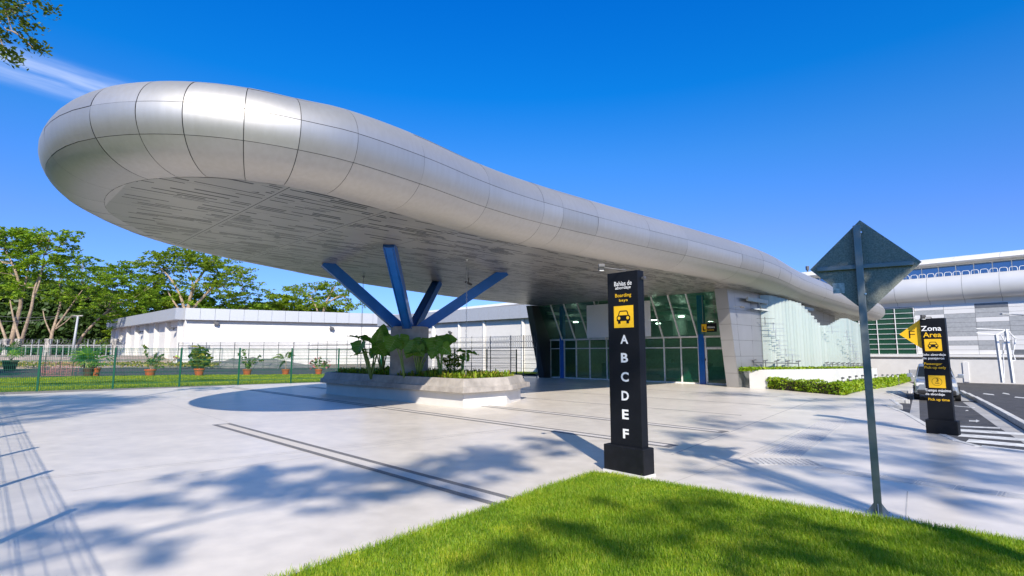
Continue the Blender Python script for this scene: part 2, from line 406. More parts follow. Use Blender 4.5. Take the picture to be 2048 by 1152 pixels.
def sheet(name, poly, zoff, m, cuts=True, terrain=True):
    bm = bmesh.new()
    f = bm.faces.new([bm.verts.new((p[0], p[1], 0)) for p in poly])
    if f.normal.z < 0: f.normal_flip()
    bmesh.ops.triangulate(bm, faces=bm.faces)
    if cuts:
        for k in range(12, 46, 3):
            bmesh.ops.bisect_plane(bm, geom=bm.verts[:] + bm.edges[:] + bm.faces[:], plane_co=(k, 0, 0), plane_no=(1, 0, 0))
        for k in range(16, 64, 3):
            bmesh.ops.bisect_plane(bm, geom=bm.verts[:] + bm.edges[:] + bm.faces[:], plane_co=(0, k, 0), plane_no=(0, 1, 0))
    for v in bm.verts: v.co.z = (TZ(v.co.x, v.co.y) if terrain else 0) + zoff
    bmesh.ops.recalc_face_normals(bm, faces=bm.faces)
    for f in bm.faces:
        if f.normal.z < 0: f.normal_flip()
    me = bpy.data.meshes.new(name); bm.to_mesh(me); bm.free()
    return link(name, me, m)
def struct(o): o['kind'] = 'structure'; return o

# lettering
def text_geo(body, bold=.0, ext=.002):
    cu = bpy.data.curves.new('t', 'FONT'); cu.body = body; cu.size = 1; cu.offset = bold; cu.extrude = 0; cu.resolution_u = 3
    ob = bpy.data.objects.new('t', cu); COL.objects.link(ob)
    bpy.context.view_layer.update()
    me = ob.to_mesh(); vs = [tuple(v.co) for v in me.vertices]; fs = [tuple(p.vertices) for p in me.polygons]
    ob.to_mesh_clear(); bpy.data.objects.remove(ob); bpy.data.curves.remove(cu)
    return vs, fs
class Plane:
    """a vertical sign face: p0 (x,y), direction d to the right as seen, normal towards the reader"""
    def __init__(s, p0, d):
        l = math.hypot(*d); s.p0 = p0; s.d = (d[0] / l, d[1] / l); s.n = (s.d[1], -s.d[0])
    def px(s, x, y): return VPl(x, y, s.p0, s.d)
    def at(s, u, z, o=0): return (s.p0[0] + s.d[0] * u + s.n[0] * o, s.p0[1] + s.d[1] * u + s.n[1] * o, z)
    def text(s, mb, body, x0, x1, y0, y1, o=.004, bold=.012, m=0, hscale=None):
        """lettering inside the photo box x0..x1, y0(top)..y1(bottom), on this face"""
        xm, ym = (x0 + x1) / 2, (y0 + y1) / 2
        u0 = s.px(x0, ym)[0]; u1 = s.px(x1, ym)[0]; z1 = s.px(xm, y0)[1]; z0 = s.px(xm, y1)[1]
        vs, fs = text_geo(body, bold)
        ax = min(v[0] for v in vs); bx = max(v[0] for v in vs); ay = min(v[1] for v in vs); by = max(v[1] for v in vs)
        mb.add([s.at(u0 + (v[0] - ax) / (bx - ax) * (u1 - u0), z0 + (v[1] - ay) / (by - ay) * (z1 - z0), o) for v in vs], fs, m)
    def words(s, body, x0, x1, y0, y1, mt, parent, **k):
        mb = MB(); s.text(mb, body, x0, x1, y0, y1, **k); nw = len(body.split()); us = [(p[0] - s.p0[0]) * s.d[0] + (p[1] - s.p0[1]) * s.d[1] for p in mb.v]
        iv = sorted((min(us[i] for i in f), max(us[i] for i in f)) for f in mb.f); gaps = []; e = iv[0][1]
        for a, b in iv:
            if a > e: gaps.append((a - e, (a + e) / 2))
            e = max(e, b)
        cuts = sorted(g[1] for g in sorted(gaps)[::-1][:nw - 1]) + [1e9]; lo = -1e9
        for hi in cuts:
            w_ = MB(); w_.add(mb.v, [f for f in mb.f if lo < us[f[0]] <= hi]); lo = hi
            used = sorted({i for f in w_.f for i in f}); mp = {i: q for q, i in enumerate(used)}
            w_.v = [w_.v[i] for i in used]; w_.f = [tuple(mp[i] for i in f) for f in w_.f]
            build('lettering', w_, mt, parent, fix=False)
    def poly(s, mb, pts, o0, o1, m=0):
        n = len(pts)
        vs = [s.at(p[0], p[1], o0) for p in pts] + [s.at(p[0], p[1], o1) for p in pts]
        mb.add(vs, [tuple(range(n)), tuple(range(n, 2 * n))] + [(i, (i + 1) % n, n + (i + 1) % n, n + i) for i in range(n)], m)
    def rect(s, mb, u0, u1, z0, z1, o0, o1, m=0):
        s.poly(mb, [(u0, z0), (u1, z0), (u1, z1), (u0, z1)], o0, o1, m)
def circ(c, r, n=20, ry=None): return [(c[0] + r * math.cos(2 * PI * i / n), c[1] + (ry or r) * math.sin(2 * PI * i / n)) for i in range(n)]
def car_icon(pl, mb, uc, zc, w, o, mdark=0, mlight=1):
    """front view of a car in black, windscreen and lamps left light"""
    k = w / 2
    P = lambda pts: [(uc + a * k, zc + b * k) for a, b in pts]
    pl.poly(mb, P([(-.95, -.50), (.95, -.50), (1.0, -.05), (.86, .14), (-.86, .14), (-1.0, -.05)]), o, o + .003, mdark)
    pl.poly(mb, P([(-.80, .12), (.80, .12), (.60, .66), (.46, .74), (-.46, .74), (-.60, .66)]), o + .0005, o + .0034, mdark)
    pl.poly(mb, P([(-.62, .18), (.62, .18), (.47, .60), (-.47, .60)]), o + .0042, o + .0062, mlight)
    for sgn in (-1, 1):
        pl.poly(mb, P([(sgn * .62 - .18, -.82), (sgn * .62 + .18, -.82), (sgn * .62 + .18, -.47), (sgn * .62 - .18, -.47)]), o + .001, o + .0036, mdark)
        pl.poly(mb, [(uc + (sgn * .64) * k + .2 * k * math.cos(a), zc + (-.16) * k + .2 * k * math.sin(a)) for a in [i * 2 * PI / 16 for i in range(16)]], o + .0042, o + .0062, mlight)

# ================================================================== GROUND
struct(sheet('ground', [(-600, -300), (600, -300), (600, 900), (-600, 900)], -.22, M['earth']))
FD = Vector((.79, .613)).normalized()                           # run of the green mesh fence
F0 = Vector((-23.8, 27.6))
def fence_pt(k): return F0 + FD * (3.06 * (k - 1))
fa, fb = fence_pt(.1), fence_pt(9.6)
FN = Vector((FD.y, -FD.x))                                      # towards the plaza
slab_poly = [tuple(fa + FN * 2.3), tuple(fence_pt(2.2) + FN * 1.5), tuple(fence_pt(4.2) + FN * .5), tuple(fb + FN * .45), (4, 47), (16, 56), (27, 52), (33, 46.5), (29.3, 40.0), (23.8, 32.5), (21.3, 29.4), (21.0, 29.9), (18.6, 26.0), (18.2, 26.4), (16.2, 22.5),
             (15.8, 22.9), (14.2, 20.1), (13.8, 20.4), (12.6, 17.6), (11.7, 15.9), (10.9, 14.4), (10.2, 13.1), (9.75, 12.1), (9.62, 11.4), (9.95, 10.7), (11.6, 9.2), (18, 4.2), (24, -12), (9, -12), (2.0, -3.0), (-4.3, 2.3), (-26.3, 24.4)]
struct(sheet('plaza_pavement', slab_poly, 0, M['slab']))
struct(sheet('verge', [(-26.3, 24.35), (-4.3, 2.25), (2.0, -3.05), (9, -12.1), (9, -60), (-140, -60), (-140, 34), (-48, 34)], -.06, M['turf'], cuts=False))
struct(sheet('side_road', [(-31, 22), (-3, -6), (4, -16), (4, -34), (-3, -24), (-40, 14)], -.05, M['asphalt'], cuts=False))
# kerb face round the right-hand edge of the pavement, cast in blocks
kb = MB(); kp = slab_poly[8:27]
for i in range(len(kp) - 1):
    a, b = Vector(kp[i]), Vector(kp[i + 1]); L = (b - a).length; d = (b - a) / L; nn = Vector((-d.y, d.x))
    q = max(1, int(L / 1.1))
    for j in range(q):
        p, r = a + d * (L * j / q + .008), a + d * (L * (j + 1) / q - .008)
        zz = TZ((p.x + r.x) / 2, (p.y + r.y) / 2)
        p2, r2 = p + nn * .006, r + nn * .006; p1, r1 = p - nn * .14, r - nn * .14
        zt = zz + .012
        kb.hexa([(p1.x, p1.y, zz - .25), (r1.x, r1.y, zz - .25), (r2.x, r2.y, zz - .25), (p2.x, p2.y, zz - .25), (p1.x, p1.y, zt), (r1.x, r1.y, zt), (r2.x, r2.y, zt), (p2.x, p2.y, zt)])
struct(build('kerb', kb, M['kerb'], bevel=.015))
road_poly = [(9.2, 12.4), (9.0, 10.6), (11.2, 8.6), (17.6, 3.4), (24, -12), (80, -12), (80, 30), (44.5, 36.6), (40.2, 41.4), (34.5, 46.8), (29.0, 41.5), (23.2, 33), (12, 17.9), (10.2, 14.2)]
struct(sheet('road', road_poly, -.135, M['asphalt']))
def GT(px, py, dz=-.13):
    x, y = G(px, py, dz)
    for _ in range(6): x, y = G(px, py, dz + TZ(x, y))
    return x, y
struct(sheet('gutter_strip', [GT(1818, 833), GT(1840, 845), GT(1838, 795), GT(1841, 772), GT(1833, 772), GT(1828, 790)], -.131, M['gutter']))
struct(sheet('median_strip', [GT(1908, 783), GT(1914, 797), GT(1993, 852), GT(2048, 886), GT(2120, 930), GT(2200, 945), GT(2048, 861)], -.131, M['gutter']))
mk = MB(); pa, pb = Vector(GT(1905, 781)), Vector(GT(2210, 949)); q = 10
for j in range(q):
    a = pa + (pb - pa) * ((j + .01) / q); b = pa + (pb - pa) * ((j + .99) / q); zz = TZ(*((a + b) / 2)) - .07
    mk.bar((a.x, a.y, zz + .02), (b.x, b.y, zz + .02), .16, .17)
struct(build('median_kerb', mk, M['kerb'], bevel=.02))
# painted marks: crossing bars, arrow, bay line
pm = MB()
def flat(mb, pts, z=-.127):
    n = len(pts); mb.add([(p[0], p[1], TZ(p[0], p[1]) + z) for p in pts], [tuple(range(n))])
for (xa, ya, xb, yb, h) in [(1900, 862, 2050, 871, 5), (1915, 873, 2070, 884, 5.5), (1932, 884, 2090, 898, 6), (1958, 897, 2110, 914, 6.5), (1985, 910, 2140, 932, 7), (1890, 853, 2000, 857.5, 2.5)]:
    flat(pm, [GT(xa, ya), GT(xa + 6, ya - h), GT(xb, yb - h), GT(xb, yb)])
flat(pm, [GT(1938, 843), GT(1938, 840.5), GT(1952, 841), GT(1952, 839.4), GT(1960, 842), GT(1952, 845), GT(1952, 843.4)], -.126)
flat(pm, [GT(1906, 812), GT(1950, 816), GT(1950, 815), GT(1906, 811.2)], -.126)
flat(pm, [GT(1930, 822), GT(1934, 820), GT(1938, 822)], -.126)
for (xa, ya, w) in [(1965, 788, 24), (2004, 787, 16), (2028, 795, 30)]: flat(pm, [GT(xa, ya), GT(xa + w, ya + 2.5), GT(xa + w - 2, ya + .6), GT(xa + 3, ya - 1.6)], -.126)
struct(build('road_markings', pm, M['paint'], fix=False))
# granite strips set in the plaza (dark - pale - dark), joints
SD = Vector((.71, -.704)).normalized(); SN = Vector((SD.y, -SD.x))
gs = MB()
def strip(a, L, w=.52, cap0=True, cap1=True):
    a = Vector(a)
    def rect(u0, u1, v0, v1, m, z=.004):
        P = [a + SD * u0 + SN * v0, a + SD * u1 + SN * v0, a + SD * u1 + SN * v1, a + SD * u0 + SN * v1]
        gs.add([(p.x, p.y, z) for p in P], [(0, 1, 2, 3)], m)
    bw = w * .26
    rect(0, L, -w / 2, -w / 2 + bw, 0); rect(0, L, w / 2 - bw, w / 2, 0); rect(0, L, -w / 2 + bw, w / 2 - bw, 1)
    if cap1: rect(L, L + bw * 1.6, -w / 2, w / 2, 0)
    if cap0: rect(-bw, 0, -w / 2, w / 2, 0)
strip((-7.75, 14.85), 10.95, .46, True, False)
for x0, x1, w in (((-15.9, 31.0), (3.2, 11.55), .42), ((-11.5, 31.2), (5.05, 13.55), .42), ((-9, 33.2), (7.0, 17.0), .10), ((-4, 33.5), (9.4, 20.2), .10), ((0, 36), (11.6, 24.2), .10)):
    SD = (Vector(x1) - Vector(x0)).normalized(); SN = Vector((SD.y, -SD.x)); strip(x0, (Vector(x1) - Vector(x0)).length, w)
struct(build('granite_strips', gs, [M['granite'], M['palestrip']], fix=False))
jt = MB()
def joint(a, b, w, z=.003):
    a, b = Vector(a), Vector(b); d = (b - a).normalized(); n_ = Vector((d.y, -d.x)) * w / 2
    jt.add([((a - n_).x, (a - n_).y, z), ((b - n_).x, (b - n_).y, z), ((b + n_).x, (b + n_).y, z), ((a + n_).x, (a + n_).y, z)], [(0, 1, 2, 3)])
joint((3.0, 10.5), (12.9, 23.3), .025); joint(G(1815, 983), G(1811, 1048), .014); joint(G(1600, 860), G(1480, 915), .01); joint((4.2, 16.8), (-14, 3.5), .01)
joint((8.2, 20.2), (-16, 2), .01); joint((-2, 9), (-14, 22), .01)
for k_ in range(5): joint(Vector((-19 + k_ * 4.3, 19.5 - k_ * 3.9)), Vector((-9.5 + k_ * 4.3, 29.5 - k_ * 3.9)), .009)
struct(build('pavement_joints', jt, M['joint'], fix=False))
# tactile guidance: ribbed tiles
tc = MB()
def tact(a, b, w, bars_along, z=.004):
    a, b = Vector(a), Vector(b); L = (b - a).length; d = (b - a) / L; n_ = Vector((d.y, -d.x))
    def bx(u0, u1, v0, v1, z0, z1):
        P = [a + d * u0 + n_ * v0, a + d * u1 + n_ * v0, a + d * u1 + n_ * v1, a + d * u0 + n_ * v1]
        tc.hexa([(p.x, p.y, z0) for p in P] + [(p.x, p.y, z1) for p in P])
    bx(0, L, -w / 2, w / 2, .001, z)
    if bars_along:
        for k in range(10): v = -w / 2 + w * (k + .5) / 10; bx(.02, L - .02, v - w * .022, v + w * .022, z, z + .007)
    else:
        q = int(L / .085)
        for k in range(q): u = L * (k + .5) / q; bx(u - .018, u + .018, -w / 2 + .02, w / 2 - .02, z, z + .007)
tact(G(1668, 842), G(1560, 912), .62, True)
tact(G(1505, 922), G(1632, 925), .60, False)
a0, a1 = Vector(G(1632, 936)), Vector(G(2090, 1000)); L_ = (a1 - a0).length; q = int(L_ / .42)
for k in range(q):
    p = a0 + (a1 - a0) * (k / q); r = a0 + (a1 - a0) * ((k + .97) / q); d = (a1 - a0).normalized(); n_ = Vector((d.y, -d.x))
    def bx(u0, u1, v0, v1, z0, z1):
        P = [p + d * u0 + n_ * v0, p + d * u1 + n_ * v0, p + d * u1 + n_ * v1, p + d * u0 + n_ * v1]
        tc.hexa([(t_.x, t_.y, z0) for t_ in P] + [(t_.x, t_.y, z1) for t_ in P])
    bx(0, (r - p).length, -.17, .17, .001, .0035)
    for e in (.02, .06): bx(e, e + .018, -.16, .16, .0035, .0085)
struct(build('tactile_paving', tc, M['tactile'], fix=False))

# lawns
lawn_poly = [(1.78, 8.55), (1.55, 8.80), (1.28, 8.86), (1.05, 8.58), (-1.9, 4.86), (-6, -.4), (-8, -9), (14, -9), (9.2, 2.3), (5.2, 5.68), (3.95, 6.62)]
struct(sheet('lawn_soil', lawn_poly, .022, M['turf'], cuts=False))
lawn2 = [tuple(fence_pt(-3) - FN * .35), tuple(fence_pt(9.4) - FN * .35), (3.5, 53.5), (2.0, 57), G(900, 746), G(648, 748.3), G(340, 749.8), G(171, 752), G(0, 756), (-48, 34)]
struct(sheet('far_lawn_soil', lawn2, -.03, M['turf'], cuts=False))
struct(sheet('gravel_edging', [tuple(fence_pt(-3) - FN * .36), tuple(fence_pt(9.6) - FN * .36), tuple(fence_pt(9.6) + FN * .46), tuple(fence_pt(4.2) + FN * .6), tuple(fence_pt(-3) + FN * 3.6)], -.012, M['gravel'], cuts=False))
drive = [(-48.5, 34), G(0, 756), G(171, 752), G(340, 749.8), G(648, 748.3), G(900, 746), (1, 58), (-4, 68), (-26, 74), (-60, 74), (-95, 66), (-95, 34)]
struct(sheet('driveway', drive, -.10, M['oldasphalt'], cuts=False))

def in_poly(P, poly):
    x, y = P[:, 0], P[:, 1]; c = np.zeros(len(P), bool); n = len(poly); j = n - 1
    for i in range(n):
        xi, yi = poly[i][:2]; xj, yj = poly[j][:2]
        c ^= ((yi > y) != (yj > y)) & (x < (xj - xi) * (y - yi) / (yj - yi + 1e-12) + xi); j = i
    return c
def lawn_blades(name, poly, n, h, w, z0, box, dens=None, mt='grass'):
    P = np.stack([RNG.uniform(box[0], box[1], n), RNG.uniform(box[2], box[3], n)], 1)
    P = P[in_poly(P + RNG.normal(size=P.shape) * .05, poly)]
    if dens is not None: P = P[RNG.uniform(size=len(P)) < dens(P)]
    n = len(P); az = RNG.uniform(0, 2 * PI, n); d = np.stack([np.cos(az), np.sin(az)], 1)
    hh = h * RNG.uniform(.4, 1.5, n) * (1 + .25 * np.sin(P[:, 0] * 2.1 + 1.3 * np.sin(P[:, 1] * 1.7))); ln = hh * RNG.uniform(.15, .95, n)
    pr = np.stack([-d[:, 1], d[:, 0]], 1) * (w * RNG.uniform(.6, 1.3, n))[:, None] / 2
    z = np.full(n, z0)
    c = lambda xy, zz: np.concatenate([xy, zz[:, None]], 1)
    V = np.stack([c(P - pr, z), c(P + pr, z), c(P + d * (ln * .4)[:, None] + pr * .8, z + hh * .62), c(P + d * (ln * .4)[:, None] - pr * .8, z + hh * .62),
                  c(P + d * ln[:, None] + pr * .15, z + hh), c(P + d * ln[:, None] - pr * .15, z + hh)], 1).reshape(-1, 3)
    b = (np.arange(n) * 6)[:, None]
    Q = np.concatenate([b + np.array([[0, 1, 2, 3]]), b + np.array([[3, 2, 4, 5]])], 0)
    return tag(npmesh(name, V, Q, M[mt]), kind='stuff')
tag(lawn_blades('lawn_grass', lawn_poly, 760000, .042, .0052, .02, (-3, 9, 3.9, 9), lambda P: np.where((P[:, 1] > 4.5) & (np.abs(P[:, 0]) < P[:, 1] * 1.02), 1.0, .22)), 'bright green mown lawn in the foreground corner of the plaza', 'grass')
tag(lawn_blades('grass', lawn2, 300000, .06, .022, -.03, (-48, 4, 25, 58), mt='grassfar'), 'sunlit strip of grass behind the green mesh fence', 'grass')

# ================================================================== CANOPY
def crom(P, n=12):
    out = []; P = [np.array(p, float) for p in P]; k = len(P)
    for i in range(k):
        p0, p1, p2, p3 = P[(i - 1) % k], P[i], P[(i + 1) % k], P[(i + 2) % k]
        for j in range(n):
            t = j / n
            out.append(.5 * ((2 * p1) + (-p0 + p2) * t + (2 * p0 - 5 * p1 + 4 * p2 - p3) * t * t + (-p0 + 3 * p1 - 3 * p2 + p3) * t ** 3))
    return np.array(out)
# x, y, soffit height, depth of fascia, bulge
OUT = [(29.0, 43.9, 4.58, 1.5, .9), (23.9, 40.3, 5.02, 1.75, 1.05), (18.4, 35.9, 5.42, 2.0, 1.2)] + \
      [(x, y, 5.5, 2.1, 1.25) for x, y in [(13.3, 29.9), (8.3, 25.05), (3.5, 20.85), (.15, 17.75), (-1.62, 15.75), (-3.05, 13.7)]] + \
      [(-4.2, 12.15, 5.5, 2.0, 1.25)] + [(x, y, 5.5, 1.86, 1.25) for x, y in [(-4.9, 11.45), (-5.6, 11.05), (-6.3, 10.85), (-7.1, 10.85), (-7.95, 11.1), (-8.8, 11.65), (-9.65, 12.5), (-10.4, 13.7), (-10.9, 15.3), (-11.15, 17), (-11.05, 18.7)]] + \
      [(-10.6, 20.7, 5.5, 1.95, 1.2)] + [(x, y, 5.5, 2.1, 1.2) for x, y in [(-9.6, 23.7), (-8.1, 27.4), (-3.5, 35.1), (1.3, 40.5), (5, 45.5), (11, 51), (18, 52)]] + [(24.5, 49.3, 5.0, 1.8, 1.0), (29.2, 45.6, 4.58, 1.5, .9)]
OC = crom(OUT)
_seg = np.linalg.norm(np.roll(OC[:, :2], -1, 0) - OC[:, :2], axis=1); _cum = np.concatenate([[0], np.cumsum(_seg)]); OL = _cum[-1]
OCc = np.concatenate([OC, OC[:1]])
def oat(s):
    s = s % OL; v = [np.interp(s, _cum, OCc[:, k]) for k in range(5)]
    a = [np.interp((s - .25) % OL, _cum, OCc[:, k]) for k in (0, 1)]; b = [np.interp((s + .25) % OL, _cum, OCc[:, k]) for k in (0, 1)]
    t = np.array([b[0] - a[0], b[1] - a[1]]); t /= np.linalg.norm(t)
    return v, np.array([-t[1], t[0]])
_v, _n = oat(30)
OSG = 1 if _n[0] * 1 + _n[1] * -1 > 0 else -1
def hull(s, t, off=0.0):
    v, n = oat(s); n = n * OSG
    o = v[4] * max(0, math.sin(t)) ** .9; z = v[2] + v[3] / 2 * (1 - math.cos(t))
    # normal of the section
    dn, dz = math.sin(t), -math.cos(t)
    return (v[0] + n[0] * (o + off * dn), v[1] + n[1] * (o + off * dn), z + off * dz)
def snear(p): return _cum[int(np.argmin(np.linalg.norm(OC[:, :2] - np.array(p), axis=1)))]
brk = [snear(G(*p, 5.5)) for p in [(1440, 560), (1327, 542), (1240, 527), (1151, 510), (1059, 499), (1022, 490), (913, 460), (785, 422), (653, 388), (571, 370), (489, 358), (409, 349), (337, 347), (263, 347), (222, 380)]]
brk = sorted(brk)
s = brk[-1]; 
while s + 1.35 < OL - .5:
    s += 1.35 if s < snear((-10.6, 20.7)) else 2.6; brk.append(s)
s = brk[0]
while s > 2.8: s -= 2.6; brk.insert(0, s)
TR = [0.0, R(60), R(97), R(140), PI]
canopy = thing('entrance_canopy', 'huge silver rounded canopy with slotted soffit reaching out over the plaza', 'canopy', (-3, 22, 5.5))
fm = MB()
nb_ = len(brk)
for i in range(nb_):
    s0, s1 = brk[i], (brk[i + 1] if i + 1 < nb_ else brk[0] + OL)
    if s1 - s0 < .15: continue
    for j in range(4):
        nu, nq = max(3, int((s1 - s0) / .3)), 8
        tl0, tl1 = random.uniform(-.004, .004), random.uniform(-.004, .004)
        g = .0055; gt = .005
        vs = []
        for a in range(nu + 1):
            for b in range(nq + 1):
                fa_, fb_ = a / nu, b / nq
                ss = s0 + g + (s1 - s0 - 2 * g) * fa_; tt = TR[j] + gt * (j > 0) + (TR[j + 1] - TR[j] - gt * ((j > 0) + (j < 3))) * fb_
                vs.append(hull(ss, tt, tl0 * (fa_ - .5) * 2 + tl1 * (fb_ - .5) * 2))
        fm.add(vs, [(a * (nq + 1) + b, (a + 1) * (nq + 1) + b, (a + 1) * (nq + 1) + b + 1, a * (nq + 1) + b + 1) for a in range(nu) for b in range(nq)])
build('fascia', fm, M['alu'], canopy, smooth=True)
bk = MB(); NS = 260; NT = 12
vs = [hull(OL * i / NS, PI * j / NT, -.03) for i in range(NS) for j in range(NT + 1)]
bk.add(vs, [(i * (NT + 1) + j, ((i + 1) % NS) * (NT + 1) + j, ((i + 1) % NS) * (NT + 1) + j + 1, i * (NT + 1) + j + 1) for i in range(NS) for j in range(NT)])
build('joint_backing', bk, M['back'], canopy)
def ring(off, dz, n=260):
    out = []
    for i in range(n):
        v, nn = oat(OL * i / n); nn = nn * OSG
        out.append((v[0] - nn[0] * off, v[1] - nn[1] * off, v[2] + dz))
    return out
r0, r1 = ring(0, 0), ring(.004, -.003)
def cap(name, pts, m):
    bm = bmesh.new(); f = bm.faces.new([bm.verts.new(p) for p in pts]); bmesh.ops.triangulate(bm, faces=bm.faces)
    me = bpy.data.meshes.new(name); l = root_loc(canopy)
    for v in bm.verts: v.co -= l
    bm.to_mesh(me); bm.free(); return link(name, me, m, canopy)
cap('soffit', r1, M['soffit'])
for nm_, keep in (('soffit', 1), ('nose_panel', -1)):                # plain nose cap beyond the first cross joint
    if nm_ == 'soffit': o_ = [c for c in canopy.children if c.name.startswith('soffit')][0]
    else: o_ = cap('nose_panel', r1, M['alu'])
    bm = bmesh.new(); bm.from_mesh(o_.data); q_ = Vector((-1, 1, 0)) * 0 + Vector((2.13 / math.sqrt(2), 2.13 / math.sqrt(2), 0)) - Vector((canopy.location.x, canopy.location.y, 0))
    bmesh.ops.bisect_plane(bm, geom=bm.verts[:] + bm.edges[:] + bm.faces[:], plane_co=q_, plane_no=Vector((1, 1, 0)).normalized() * keep, clear_inner=True); bm.to_mesh(o_.data); bm.free()
cap('roof', [(p[0], p[1], p[2] + oat(OL * i / 260)[0][3] - .02) for i, p in enumerate(r0)], M['aluw'])

# ------------------------------------------------------------------ branching support and planter
PC = (-4.35, 23.15)
sup = thing('canopy_support', 'concrete pedestal with four splayed blue struts under the canopy', 'column', (PC[0], PC[1], 0))
build('pedestal', MB().lathe([(0, .3), (.80, .3), (.80, .8), (.795, 2.95), (.76, 3.0), (0, 3.0)], (PC[0], PC[1], 0), 40), M['conc'], sup, smooth=True, angle=R(40))
for tx, ty in [(-7.58, 21.7), (-4.11, 17.83), (-3.81, 27.67), (-.32, 24.33)]:
    d = Vector((tx - PC[0], ty - PC[1], 0)).normalized()
    a = Vector((PC[0], PC[1], 2.9)) + d * .38; b = Vector((tx, ty, 5.56))
    ax = (b - a).normalized(); side = ax.cross(Vector((0, 0, 1))).normalized(); upv = side.cross(ax)
    m = MB(); m.bar(a, b, .30, .34)
    for sg in (-1, 1): m.bar(a + side * sg * .17, b + side * sg * .17, .035, .42); m.bar(a + upv * sg * .19, b + upv * sg * .19, .24, .03)
    build('strut', m, M['blue'], sup, bevel=.006)
def offs(poly, d):
    n = len(poly); out = []
    ar = sum(poly[i][0] * poly[(i + 1) % n][1] - poly[(i + 1) % n][0] * poly[i][1] for i in range(n)); sg = 1 if ar > 0 else -1
    for i in range(n):
        p0, p1, p2 = Vector(poly[i - 1][:2]), Vector(poly[i][:2]), Vector(poly[(i + 1) % n][:2])
        d1, d2 = (p1 - p0).normalized(), (p2 - p1).normalized(); n1 = Vector((d1.y, -d1.x)) * sg; n2 = Vector((d2.y, -d2.x)) * sg
        b = (n1 + n2); b = b / max(.3, b.dot(n1)); out.append((p1.x + b.x * d, p1.y + b.y * d))
    return out
pbase = [(-8.75, 25.95), (-1.69, 19.27), (-.21, 20.73), (.35, 22.6), (-6.6, 29.2), (-8.6, 27.4)]
planter = thing('planter', 'low concrete planter with overhanging bench edge and white base', 'planter', (-4.3, 24, 0))
build('base', MB().prism(pbase, -.01, .54), M['planterwhite'], planter, bevel=.01)
pseat = offs(pbase, .26); pseat[3] = (.75, 22.85); pseat[5] = (-9.45, 27.55)
build('bench', MB().prism(pseat, .52, .71), M['conc'], planter, bevel=.015)
rb, rt, ri = offs(pbase, .17), offs(pbase, .05), offs(pbase, -.10)
pm_ = MB(); n_ = 6
vs = [(p[0], p[1], .705) for p in rb] + [(p[0], p[1], 1.0) for p in rt] + [(p[0], p[1], 1.0) for p in ri] + [(p[0], p[1], .70) for p in ri]
pm_.add(vs, [(k * n_ + i, k * n_ + (i + 1) % n_, (k + 1) * n_ + (i + 1) % n_, (k + 1) * n_ + i) for k in range(3) for i in range(n_)])
build('rim', pm_, M['conc'], planter, bevel=.008)
build('soil', MB().add([(p[0], p[1], .86) for p in offs(pbase, -.09)], [tuple(range(6))]), M['soil'], planter)

# planting in the planter
def ear_leaf(mb, base, tip, nrm, W, droop=.12):
    """a big heart-shaped leaf with a folded midrib and wavy edge"""
    base, tip = Vector(base), Vector(tip); ax = tip - base; L = ax.length; ax = ax / L
    nrm = Vector(nrm) + Vector([random.uniform(-.45, .45) for _ in range(3)]); nrm = (nrm - ax * nrm.dot(ax)).normalized(); side = ax.cross(nrm); o = len(mb.v)
    prof = [(-.30, .16), (-.22, .62), (-.05, .92), (.12, 1.0), (.32, .92), (.52, .74), (.70, .52), (.85, .29), (.95, .11), (1.0, .015)]
    NJ = 8
    for i, (t, w) in enumerate(prof):
        for j in range(NJ + 1):
            q = j / NJ * 2 - 1
            tt = t
            if i == 0 and abs(q) < .5: tt = -.30 + .28 * (1 - abs(q) / .5)
            if i == 1 and abs(q) < .3: tt = -.22 + .20 * (1 - abs(q) / .3)
            wave = .06 * W * math.sin(i * 2.3 + (1 if q > 0 else 2.1)) * abs(q) ** 2
            p = base + ax * (tt * L) + side * (q * w * W / 2) + nrm * (abs(q) * W * .13 * w + wave - droop * L * max(0, t) ** 2)
            mb.v.append(tuple(p))
    for i in range(len(prof) - 1):
        for j in range(NJ):
            mb.f.append((o + i * (NJ + 1) + j, o + i * (NJ + 1) + j + 1, o + (i + 1) * (NJ + 1) + j + 1, o + (i + 1) * (NJ + 1) + j)); mb.m.append(0)
    g = lambda i, j: Vector(mb.v[o + i * (NJ + 1) + j])
    mb.tube([g(i, 4) for i in range(2, len(prof))], [.013 - .0012 * i for i in range(2, len(prof))], 4, m=1)
    for i in (1, 2, 3, 4, 5, 6):
        for sg in (-1, 1): mb.tube([g(i + 0, 4), g(i, 4 + sg * 1).lerp(g(min(9, i + 1), 4 + sg), .35), g(i, 4 + sg * 2).lerp(g(min(9, i + 1), 4 + sg * 2), .6), g(i, 4 + sg * 3).lerp(g(min(9, i + 1), 4 + sg * 3), .85)], [.007, .006, .005, .003], 3, m=1, cap=False)
def ear_plant(label, bx, by, Y, lv):
    """lv: photo points of leaf base and tip, width (m), facing"""
    b = D(bx, by, Y); b.z = .84
    t = thing('elephant_ear_plant', label, 'plant', b, 'elephant ear plants in the planter')
    for (x0, y0, x1, y1, W, dy, fc) in lv:
        xm_, ym_ = (x0 + x1) / 2, (y0 + y1) / 2; g_ = 1.0; W *= .96
        p0 = D(xm_ + (x0 - xm_) * g_, ym_ + (y0 - ym_) * g_, Y + dy); p1 = D(xm_ + (x1 - xm_) * g_, ym_ + (y1 - ym_) * g_, Y + dy - .15)
        lm = MB(); ear_leaf(lm, p0, p1, fc, W); build('leaf', lm, [M['ear'], M['vein']], t, smooth=True, fix=False)
        mid = (Vector(b) + p0) / 2 + Vector((random.uniform(-.06, .06), 0, .14))
        r = .030
        build('stalk', MB().tube([Vector(b), Vector(b).lerp(mid, .6), mid, mid.lerp(p0, .6), p0], [r * 1.5, r * 1.2, r, r * .7, r * .45], 7), M['stem'], t, smooth=True)
